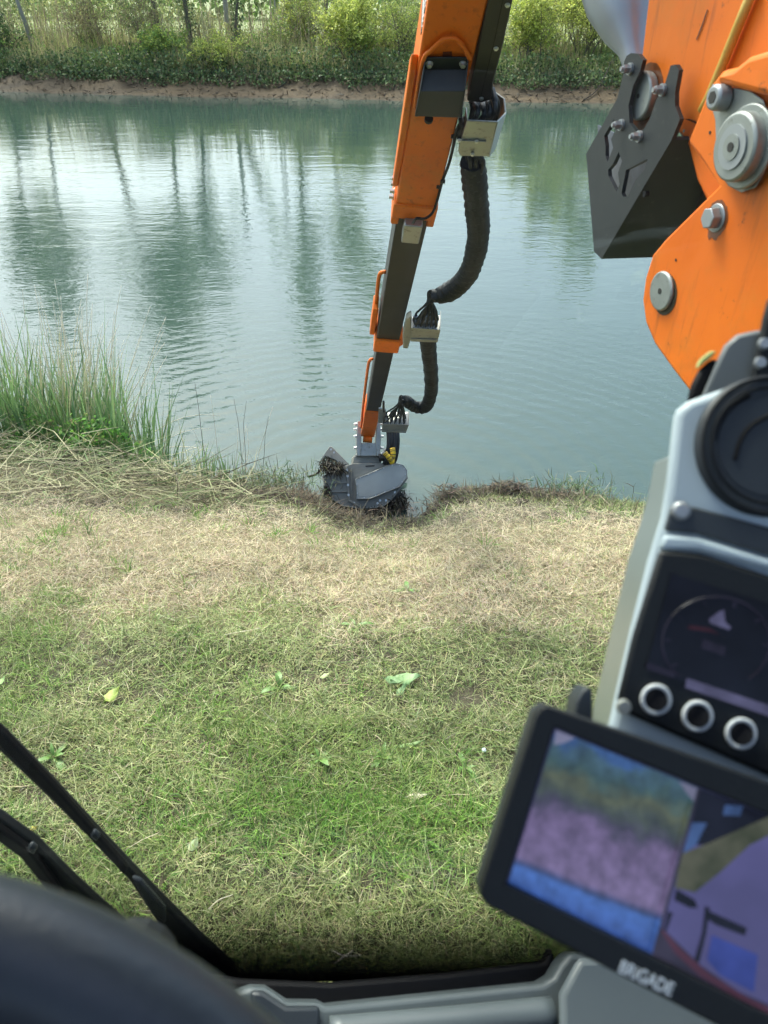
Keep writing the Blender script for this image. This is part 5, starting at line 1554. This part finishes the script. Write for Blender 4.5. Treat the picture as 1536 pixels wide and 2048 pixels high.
# dashboard edge along the foot of the windscreen
DP = Pl(D(800, 2000, 1.20), Vector((0.16, -0.50, 0.85)))
dash = empty('dashboard', DP.p(800, 2048), 'pale grey dashboard edge below the windscreen', 'dashboard')
MB().prism(DP.poly([(455, 1990), (500, 1975), (530, 1976), (575, 2005), (636, 2006), (652, 2014), (1085, 1969), (1108, 1955), (1122, 1930), (1140, 1908), (1400, 1908), (1500, 2250), (300, 2300), (430, 2040)], 0.0), -DP.n * 0.05).build('edge_moulding', M['trim'], dash, bevel=0.008, seg=3)
MB().prism(DP.poly([(500, 1979), (526, 1980), (572, 2010), (638, 2010), (640, 2060), (560, 2060), (505, 2030)], 0.004), DP.n * 0.018).build('corner_block', M['discplastic'], dash, bevel=0.006)
MB().tube(smooth_path([DP.p(660, 2066, 0.012), DP.p(800, 2054, 0.012), DP.p(950, 2040, 0.012), DP.p(1104, 2024, 0.012)], 6), 0.022, 18).build('padded_roll', M['trim'], dash, smooth=True)
MB().prism(DP.poly([(1113, 1985), (1150, 1915), (1420, 1905), (1560, 2300), (1120, 2300)], 0.03), DP.n * 0.02).build('pillar_foot', M['trim'], dash, bevel=0.012, seg=3)
MB().prism(DP.poly([(300, 1930), (480, 1960), (660, 1968), (900, 1948), (1090, 1925), (1105, 1895), (1112, 1930), (1100, 1962), (1080, 1978), (650, 2022), (570, 2013), (500, 1990), (300, 2010)], -0.05), -DP.n * 0.03).build('windscreen_seal', M['seal'], dash, bevel=0.006)
MB().prism(DP.poly([(-700, 2050), (500, 2100), (1600, 2080), (1700, 2600), (-800, 2600)], -0.06), -DP.n * 0.30).build('dash_body', M['blackplastic'], dash, bevel=0.02)

# ------------------------------------------------------------------ wipers outside the glass
WP = Pl(O0 + Vector((0, wsy(-0.9) + 0.045, -0.9)), Vector((0, -1, 0.02)))
def wiper(label, arm, blade, extra=None):
    t_ = empty('windscreen_wiper', WP.p(*arm[len(arm) // 2]), label, 'wiper')
    MB().prism(WP.poly(arm, 0.0), -WP.n * 0.018).build('arm', M['blackplastic'], t_, bevel=0.004)
    MB().prism(WP.poly(blade, 0.012), -WP.n * 0.012).build('blade', M['seal'], t_, bevel=0.003)
    if extra:
        for x_ in extra:
            MB().prism(WP.poly(x_, 0.016), -WP.n * 0.01).build('hinge_cover', M['discplastic'], t_, bevel=0.004)
wiper('long black wiper running down to the dashboard corner', [(-140, 1362), (0, 1470), (100, 1570), (200, 1678), (300, 1782), (400, 1882), (470, 1945), (480, 1985), (452, 1992), (350, 1900), (258, 1762), (180, 1680), (90, 1590), (0, 1505), (-140, 1400)],
      [(-150, 1368), (-130, 1350), (10, 1472), (110, 1577), (255, 1740), (248, 1752), (105, 1600), (0, 1497)], [[(262, 1758), (280, 1764), (330, 1820), (330, 1850), (300, 1825)], [(186, 1664), (200, 1676), (192, 1686), (178, 1674)]])
wiper('short black wiper above the steering wheel', [(-150, 1560), (0, 1640), (70, 1690), (140, 1760), (200, 1815), (260, 1868), (330, 1930), (290, 1950), (180, 1860), (125, 1800), (50, 1722), (0, 1672), (-150, 1600)],
      [(-150, 1575), (-140, 1560), (55, 1700), (110, 1770), (160, 1855), (148, 1862), (100, 1790), (40, 1716)], [[(60, 1690), (74, 1700), (66, 1712), (52, 1702)]])

# ------------------------------------------------------------------ instrument pod
PP = Pl(D(1400, 1150, 0.50), -FWD + Vector((-0.10, 0, 0.0)) + UPV * 0.05)
PN = PP.n
pod = empty('instrument_pod', PP.p(1400, 1300), 'pale grey instrument pod with round black vent and dark gauge screen', 'instrument panel')
out_ = [(1352, 832), (1360, 815), (1380, 800), (1460, 772), (1540, 750), (1760, 740), (1800, 1300), (1780, 1700), (1215, 1470), (1222, 1450), (1262, 1270), (1300, 1120), (1326, 1035), (1338, 960)]
MB().prism(PP.poly(out_, 0.0), -PN * 0.012).build('face_shell', M['podgrey'], pod, bevel=0.005, seg=3)
sd = [(1362, 900), (1346, 985), (1330, 1040), (1304, 1120), (1268, 1270), (1226, 1450), (1222, 1500), (1500, 1560), (1560, 900)]
MB().prism(PP.poly(sd, -0.013), -PN * 0.062 + Vector((-0.003, 0, 0))).build('side_shell', M['podside'], pod, bevel=0.003)
# round vent
vc = PP.p(1535, 893, 0.0)
vr = (PP.p(1535, 893) - PP.p(1385, 893)).length
vc = vc - PN * 0.007
vent = MB().cyl(vc, vc + PN * 0.012, vr, vr * 0.97, 64).build('round_vent', M['discplastic'], pod, bevel=0.004)
for f_, h_ in ((0.93, 0.013), (0.80, 0.013)):
    MB().tube([vc + PN * h_ + (EX * math.cos(k * math.pi / 32) + PN.cross(EX) * math.sin(k * math.pi / 32)) * vr * f_ for k in range(64)], 0.0018 if f_ > 0.9 else 0.0012, 6, closed=True).build('vent_ring', M['blackplastic'], vent, smooth=True)
MB().cyl(vc + PN * 0.0115, vc + PN * 0.0128, vr * 0.72, vr * 0.70, 48).build('vent_flap', M['discplastic'], vent, bevel=0.002)
MB().tube(smooth_path([PP.p(1470, 920, 0.0062), PP.p(1482, 880, 0.0062), PP.p(1505, 850, 0.0062), PP.p(1545, 828, 0.0062)], 6), 0.0016, 6).build('vent_groove', M['seal'], vent, smooth=True)
MB().tube(smooth_path([PP.p(1427, 880, 0.0058), PP.p(1436, 850, 0.0058), PP.p(1460, 815, 0.0058), PP.p(1500, 790, 0.0058)], 6), 0.0014, 6).build('vent_groove', M['seal'], vent, smooth=True)
# dark fascia under the vent
fas = MB().prism(PP.poly([(1340, 1010), (1392, 1016), (1560, 1062), (1800, 1120), (1790, 1240), (1560, 1120), (1390, 1068), (1326, 1062)], 0.001), PN * 0.004).build('fascia_strip', M['discplastic'], pod, bevel=0.002)
MB().prism(PP.poly([(1324, 1070), (1390, 1076), (1560, 1128), (1800, 1200), (1800, 1216), (1560, 1146), (1390, 1100), (1316, 1098)], 0.001), PN * 0.007).build('ledge', M['podgrey'], pod, bevel=0.003)
scp = PP.p(1361, 1022, 0.005)
MB().cyl(scp, scp + PN * 0.004, 0.0068, 0.005, 20).build('screw', M['chrome'], fas, bevel=0.0015)
bez = MB().prism(PP.poly([(1316, 1100), (1400, 1108), (1560, 1160), (1810, 1250), (1800, 1690), (1560, 1560), (1240, 1420), (1232, 1396), (1262, 1270)], 0.002), PN * 0.006).build('screen_bezel', M['blackplastic'], pod, bevel=0.003)
scr = MB().prism(PP.poly([(1342, 1146), (1560, 1214), (1800, 1296), (1790, 1520), (1560, 1432), (1292, 1338)], 0.0085), PN * 0.0008).build('gauge_screen', emis('gauge_screen_dark', (0.003, 0.004, 0.008), 0.6, 0.6, 30), bez)
SCREEN = 0.34
vio = emis('faint_violet_print', (0.045, 0.045, 0.085), 0.8, 0.5, 60)
dim = emis('dim_gauge_print', (0.012, 0.011, 0.022), 0.6, 0.5, 60)
redp = emis('dim_red_print', (0.020, 0.006, 0.010), 0.6, 0.5, 60)
def mark(pts, m_=vio):
    MB().prism(PP.poly(pts, 0.0095), PN * 0.0003).build('screen_mark', m_, scr)
mark([(1374, 1356), (1560, 1418), (1560, 1440), (1370, 1375)])
mark([(1294, 1324), (1350, 1344), (1348, 1356), (1292, 1338)], dim)
mark([(1418, 1238), (1440, 1222), (1448, 1220), (1450, 1244), (1462, 1254), (1458, 1260), (1420, 1246)])
mark([(1406, 1278), (1452, 1294), (1448, 1312), (1402, 1296)], dim)
mark([(1378, 1250), (1420, 1256), (1440, 1270), (1420, 1264), (1376, 1258)], redp)
MB().tube([PP.p(1432 + 108 * math.cos(a_ / 20 * 6.28 * 0.78 + 2.3), 1285 + 92 * math.sin(a_ / 20 * 6.28 * 0.78 + 2.3), 0.0098) for a_ in range(21)], 0.0006, 5).build('screen_mark', dim, scr)
for k in range(7):
    a_ = 2.6 + k * 0.62
    mark([(1432 + 92 * math.cos(a_), 1285 + 78 * math.sin(a_)), (1432 + 104 * math.cos(a_), 1285 + 88 * math.sin(a_)), (1436 + 104 * math.cos(a_), 1289 + 88 * math.sin(a_)), (1436 + 92 * math.cos(a_), 1289 + 78 * math.sin(a_))], dim)
for cx, cy in ((1312, 1399), (1395, 1432), (1482, 1467), (1575, 1505)):
    c0 = PP.p(cx, cy, 0.010)
    R_ = 27.5 * 0.5 / FPX * 0.97
    rg = MB().tube([c0 + (EX * math.cos(k * math.pi / 20) + UPV * math.sin(k * math.pi / 20)) * R_ for k in range(40)], 0.0014, 8, closed=True).build('ring_button', M['ring'], bez, smooth=True)
    MB().cyl(PP.p(cx, cy, 0.008), PP.p(cx, cy, 0.010), R_ * 0.85, R_ * 0.8, 24).build('button_cap', M['seal'], rg)
sw = PP.p(1247, 1413, 0.009)
MB().cyl(sw, sw + PN * 0.004, 0.005, 0.004, 12).build('screw', M['pin'], bez)
# grey bracket above the pod
BK = Pl(D(1470, 720, 0.56), -FWD + Vector((-0.2, 0, 0)))
brk = empty('mounting_bracket', BK.p(1470, 770), 'grey rounded bracket with screws standing above the round vent', 'bracket')
MB().prism(BK.poly([(1402, 800), (1438, 715), (1450, 690), (1475, 668), (1510, 660), (1600, 650), (1600, 800)], 0.0), -BK.n * 0.006).build('bracket_plate', mat('bracket_grey', (0.11, 0.125, 0.13), 0.45), brk, bevel=0.003)
MB().prism(BK.poly([(1496, 780), (1512, 690), (1522, 640), (1532, 600), (1620, 560), (1620, 780)], 0.003), BK.n * 0.008).build('stalk', M['blackplastic'], brk, bevel=0.003)
MB().prism(BK.poly([(1376, 806), (1384, 770), (1400, 738), (1424, 716), (1442, 720), (1410, 790)], -0.012), -BK.n * 0.01).build('gasket', M['seal'], brk, bevel=0.003)
MB().prism(BK.poly([(1396, 735), (1402, 716), (1420, 702), (1434, 702), (1424, 714), (1406, 728)], -0.010), -BK.n * 0.012).build('foam_pad', mat('yellowed_foam', (0.42, 0.44, 0.16), 0.8), brk, bevel=0.002)
for x_, y_ in ((1520, 726), (1528, 688)):
    q = BK.p(x_, y_, 0.011)
    MB().cyl(q, q + BK.n * 0.004, 0.0045, 0.0035, 14).build('screw', M['chrome'], brk)

# ------------------------------------------------------------------ camera monitor
MP = Pl(D(1300, 1720, 0.42), -FWD + Vector((0.05, 0, 0)) + UPV * 0.10)
MN = MP.n
mon = empty('camera_monitor', MP.p(1250, 1900), 'black camera monitor tilted in front of the dash, showing two views', 'monitor')
fo = [(1072, 1430), (1082, 1416), (1096, 1412), (1540, 1566), (1860, 1690), (1760, 2200), (1640, 2160), (1104, 1880), (975, 1812), (962, 1796), (962, 1776), (985, 1700), (1030, 1560)]
sl_pts = [(1112, 1460), (1398, 1577), (1304, 1914), (1016, 1768)]
sr_pts = [(1400, 1578), (1820, 1752), (1740, 2130), (1307, 1916)]
hole = [(1110, 1456), (1825, 1748), (1745, 2136), (1012, 1770)]
MB().prism([MP.poly(fo, 0.0), MP.poly(hole, 0.0)], -MN * 0.010).build('front_bezel', M['blackplastic'], mon, bevel=0.0015)
MB().prism(MP.poly(fo, -0.0102), -MN * 0.020).build('back_shell', M['discplastic'], mon, bevel=0.004)
scL = MB().prism(MP.poly(hole, -0.0085), -MN * 0.001).build('screen_glass', emis('screen_backing', (0.010, 0.012, 0.03), 1.0), mon)
E = {}
SCREEN = 0.34
E['mauve'] = emis('picture_mauve_bank', (0.165, 0.125, 0.255), SCREEN, 0.35, 45, (0.085, 0.062, 0.15))
E['plum'] = emis('picture_dark_plum', (0.045, 0.04, 0.075), SCREEN, 0.4, 40, (0.022, 0.022, 0.04))
E['olive'] = emis('picture_olive', (0.075, 0.085, 0.045), SCREEN, 0.5, 35, (0.02, 0.05, 0.045))
E['green'] = emis('picture_dark_green', (0.03, 0.065, 0.06), SCREEN, 0.5, 40, (0.012, 0.03, 0.045))
E['blue'] = emis('picture_blue_bonnet', (0.035, 0.12, 0.52), SCREEN, 0.35, 12)
E['skyd'] = emis('picture_dull_sky', (0.06, 0.12, 0.30), SCREEN, 0.5, 60)
E['bonnet'] = emis('picture_blue_box', (0.05, 0.08, 0.36), SCREEN, 0.5, 30)
E['navy'] = emis('picture_navy', (0.022, 0.05, 0.22), SCREEN, 0.35, 16)
E['skyb'] = emis('picture_pale_sky', (0.22, 0.23, 0.36), SCREEN, 0.3, 20)
E['violet'] = emis('picture_violet_road', (0.13, 0.125, 0.34), SCREEN, 0.25, 10, (0.075, 0.075, 0.19))
E['dark'] = emis('picture_black', (0.010, 0.012, 0.025), SCREEN, 0.5, 30)
E['verge'] = emis('picture_olive_verge', (0.10, 0.105, 0.075), SCREEN, 0.3, 60, (0.04, 0.05, 0.03))
E['red'] = emis('picture_red_edge', (0.085, 0.032, 0.06), SCREEN, 0.3, 30)
_lay = [0]
def pic(pts, m_):
    _lay[0] += 1
    MB().add(MP.poly(pts, -0.0080 + 0.00012 * _lay[0]), [tuple(range(len(pts)))]).build('picture_area', E[m_], scL)
def picture(name, stops, ang, curve):
    """screen picture: bands of colour across the height, edges broken up by noise"""
    m_, n_, b_, L_ = nodes_of(name)
    tc_ = n_.nodes.new('ShaderNodeTexCoord')
    uv = n_.nodes.new('ShaderNodeAttribute'); uv.attribute_name = 'UVMap'
    sp_ = n_.nodes.new('ShaderNodeSeparateXYZ'); L_.new(uv.outputs['Vector'], sp_.inputs[0])
    def mt(op, a_, b2=None):
        t_ = n_.nodes.new('ShaderNodeMath'); t_.operation = op
        for k_, x_ in ((0, a_), (1, b2)):
            if x_ is None: continue
            if isinstance(x_, (int, float)): t_.inputs[k_].default_value = x_
            else: L_.new(x_, t_.inputs[k_])
        return t_.outputs[0]
    nz_ = n_.nodes.new('ShaderNodeTexNoise'); nz_.inputs['Scale'].default_value = 3.2; nz_.inputs['Detail'].default_value = 6; nz_.inputs['Roughness'].default_value = 0.65
    L_.new(uv.outputs['Vector'], nz_.inputs['Vector'])
    uu = mt('SUBTRACT', sp_.outputs[0], 0.5)
    v2 = mt('ADD', mt('SUBTRACT', sp_.outputs[1], mt('MULTIPLY', mt('MULTIPLY', uu, uu), curve)), mt('MULTIPLY', uu, ang))
    amp = mt('MULTIPLY', mt('MINIMUM', mt('MAXIMUM', mt('SUBTRACT', v2, 0.22), 0.0), 0.2), 2.2)
    v2 = mt('ADD', v2, mt('MULTIPLY', mt('SUBTRACT', nz_.outputs['Fac'], 0.5), mt('ADD', amp, 0.015)))
    rp_ = n_.nodes.new('ShaderNodeValToRGB')
    e_ = rp_.color_ramp.elements
    while len(e_) < len(stops): e_.new(0.5)
    for el_, (p_, c_) in zip(e_, stops):
        el_.position = p_; el_.color = (*c_, 1)
    L_.new(v2, rp_.inputs[0])
    n3 = n_.nodes.new('ShaderNodeTexNoise'); n3.inputs['Scale'].default_value = 8; n3.inputs['Detail'].default_value = 8; n3.inputs['Roughness'].default_value = 0.7
    L_.new(uv.outputs['Vector'], n3.inputs['Vector'])
    mr_ = n_.nodes.new('ShaderNodeMapRange'); mr_.inputs['From Min'].default_value = 0.3; mr_.inputs['From Max'].default_value = 0.7
    mr_.inputs['To Min'].default_value = 0.30; mr_.inputs['To Max'].default_value = 1.75
    L_.new(n3.outputs['Fac'], mr_.inputs['Value'])
    mx_ = n_.nodes.new('ShaderNodeMix'); mx_.data_type = 'RGBA'; mx_.blend_type = 'MULTIPLY'; mx_.inputs['Factor'].default_value = 0.75
    L_.new(rp_.outputs[0], mx_.inputs[6]); L_.new(mr_.outputs[0], mx_.inputs[7])
    b_.inputs['Base Color'].default_value = (0.01, 0.01, 0.012, 1)
    b_.inputs['Roughness'].default_value = 0.3
    L_.new(mx_.outputs[2], b_.inputs['Emission Color'])
    b_.inputs['Emission Strength'].default_value = SCREEN
    return m_
def pic_uv(pts, m_, name='picture_area'):
    o_ = MB().add(MP.poly(pts, -0.0081), [(3, 2, 1, 0)]).build(name, m_, scL)
    l_ = o_.data.uv_layers.new(name='UVMap')
    co = {0: (0, 1), 1: (1, 1), 2: (1, 0), 3: (0, 0)}
    for lp in o_.data.loops:
        l_.data[lp.index].uv = co[lp.vertex_index]
pic_uv(sl_pts, picture('picture_bank_view', [(0.0, (0.03, 0.075, 0.28)), (0.14, (0.05, 0.13, 0.42)), (0.17, (0.03, 0.05, 0.15)), (0.21, (0.15, 0.115, 0.235)), (0.50, (0.13, 0.095, 0.20)), (0.58, (0.05, 0.045, 0.08)), (0.66, (0.045, 0.06, 0.05)), (0.74, (0.075, 0.09, 0.05)), (0.84, (0.035, 0.075, 0.075)), (0.95, (0.04, 0.09, 0.14)), (1.0, (0.03, 0.08, 0.22))], -0.08, 0.05))
pic([(1112, 1460), (1150, 1476), (1128, 1486), (1108, 1490)], 'skyb')
pic([(1358, 1562), (1398, 1578), (1390, 1606), (1372, 1584)], 'skyb')
pic(sr_pts, 'violet')
pic([(1400, 1578), (1820, 1752), (1810, 1800), (1560, 1640), (1520, 1640), (1440, 1690), (1372, 1690)], 'dark')
pic([(1384, 1645), (1414, 1646), (1392, 1690), (1366, 1708)], 'skyd')
pic([(1450, 1610), (1486, 1612), (1480, 1632), (1446, 1630)], 'skyd')
pic([(1362, 1708), (1420, 1685), (1540, 1632), (1600, 1640), (1500, 1690), (1440, 1745), (1390, 1785), (1350, 1776)], 'verge')
pic([(1352, 1778), (1390, 1800), (1396, 1816), (1380, 1816), (1348, 1800)], 'dark')
pic([(1418, 1822), (1494, 1856), (1490, 1872), (1432, 1850), (1414, 1838)], 'dark')
pic([(1410, 1812), (1420, 1816), (1412, 1870), (1398, 1926), (1388, 1922), (1404, 1866)], 'dark')
pic([(1336, 1822), (1346, 1826), (1332, 1864), (1326, 1866)], 'dark')
pic([(1322, 1854), (1350, 1880), (1400, 1930), (1480, 1985), (1540, 2010), (1536, 2034), (1420, 1974), (1307, 1916)], 'plum')
pic([(1424, 1870), (1516, 1910), (1508, 1985), (1440, 1950), (1414, 1920)], 'bonnet')
pic([(1320, 1858), (1326, 1860), (1360, 1896), (1420, 1948), (1500, 1998), (1540, 2016), (1540, 2028), (1500, 2010), (1400, 1952), (1350, 1906)], 'red')
MB().add(MP.poly([(1395, 1576), (1401, 1578), (1308, 1917), (1302, 1914)], -0.0048), [(0, 1, 2, 3)]).build('view_divider', E['plum'], scL)
# maker's name in raised white letters
fc = bpy.data.curves.new('letters', 'FONT')
fc.body = 'BRiGADE'
fc.size = 1.0
fc.extrude = 0.02
fc.offset = 0.018
to = bpy.data.objects.new('tmp_letters', fc)
COL.objects.link(to)
bpy.context.view_layer.update()
me = bpy.data.meshes.new_from_object(to.evaluated_get(bpy.context.evaluated_depsgraph_get()))
bpy.data.objects.remove(to)
me.name = 'maker_name'
xs = [v.co.x for v in me.vertices]
x0_, x1_ = min(xs), max(xs)
A_, B_ = MP.p(1236, 1944, 0.0006), MP.p(1341, 1992, 0.0006)
U_ = (B_ - A_) / (x1_ - x0_)
V_ = MN.cross(U_).normalized() * U_.length * 1.25
for v in me.vertices:
    v.co = A_ + U_ * (v.co.x - x0_) + V_ * v.co.y + MN * (v.co.z * U_.length)
link('maker_name', me, M['white'], mon)
# swivel mount behind the monitor's top edge
MB().prism(MP.poly([(1148, 1440), (1152, 1405), (1162, 1385), (1175, 1372), (1186, 1380), (1188, 1455)], -0.035), -MN * 0.02).build('swivel_mount', M['discplastic'], mon, bevel=0.005, seg=3)
MB().prism(MP.poly([(1290, 1700), (1420, 1760), (1400, 1850), (1270, 1790)], -0.031), -MN * 0.06).build('mount_arm', M['blackplastic'], mon, bevel=0.004)

# ------------------------------------------------------------------ steering wheel
sd_ = 0.235
SWC = D(-390, 3130, sd_)
wheel = empty('steering_wheel', SWC, 'dark slate steering wheel rim, blurred, in the lower left corner', 'steering wheel')
RT = 0.020
RR = 1420 / FPX * sd_ - RT
rim_pts = [SWC + (EX * math.cos(k * math.pi / 60) + UPV * math.sin(k * math.pi / 60)) * RR for k in range(120)]
MB().tube(rim_pts, RT, 24, closed=True).build('rim', M['wheel'], wheel, smooth=True)
hubp = SWC + FWD * 0.07
MB().cyl(hubp, hubp - FWD * 0.03, 0.075, 0.065, 36).build('hub', M['blackplastic'], wheel, bevel=0.006)
for a_ in (0.15, 1.25, 2.4, 3.6):
    dv = EX * math.cos(a_) + UPV * math.sin(a_)
    MB().tube(smooth_path([hubp + dv * 0.06, hubp + dv * 0.12 - FWD * 0.03, SWC + dv * (RR - 0.004)], 5), [0.016] * 11, 10).build('spoke', M['wheel'], wheel, smooth=True)
MB().cyl(hubp, hubp + FWD * 0.25, 0.03, 0.03, 16).build('column', M['blackplastic'], wheel)
# instrument binnacle behind the wheel
bn_ = empty('binnacle', D(-250, 2300, 0.55), 'dark dashboard binnacle behind the steering wheel', 'dashboard')
BN = Pl(D(-100, 2200, 0.52), -FWD + UPV * 0.35)
MB().prism(BN.poly([(-800, 1950), (-300, 1880), (60, 1920), (260, 2040), (380, 2200), (450, 2500), (-900, 2600)], 0.0), -BN.n * 0.06).build('hood', M['discplastic'], bn_, bevel=0.015, seg=3)
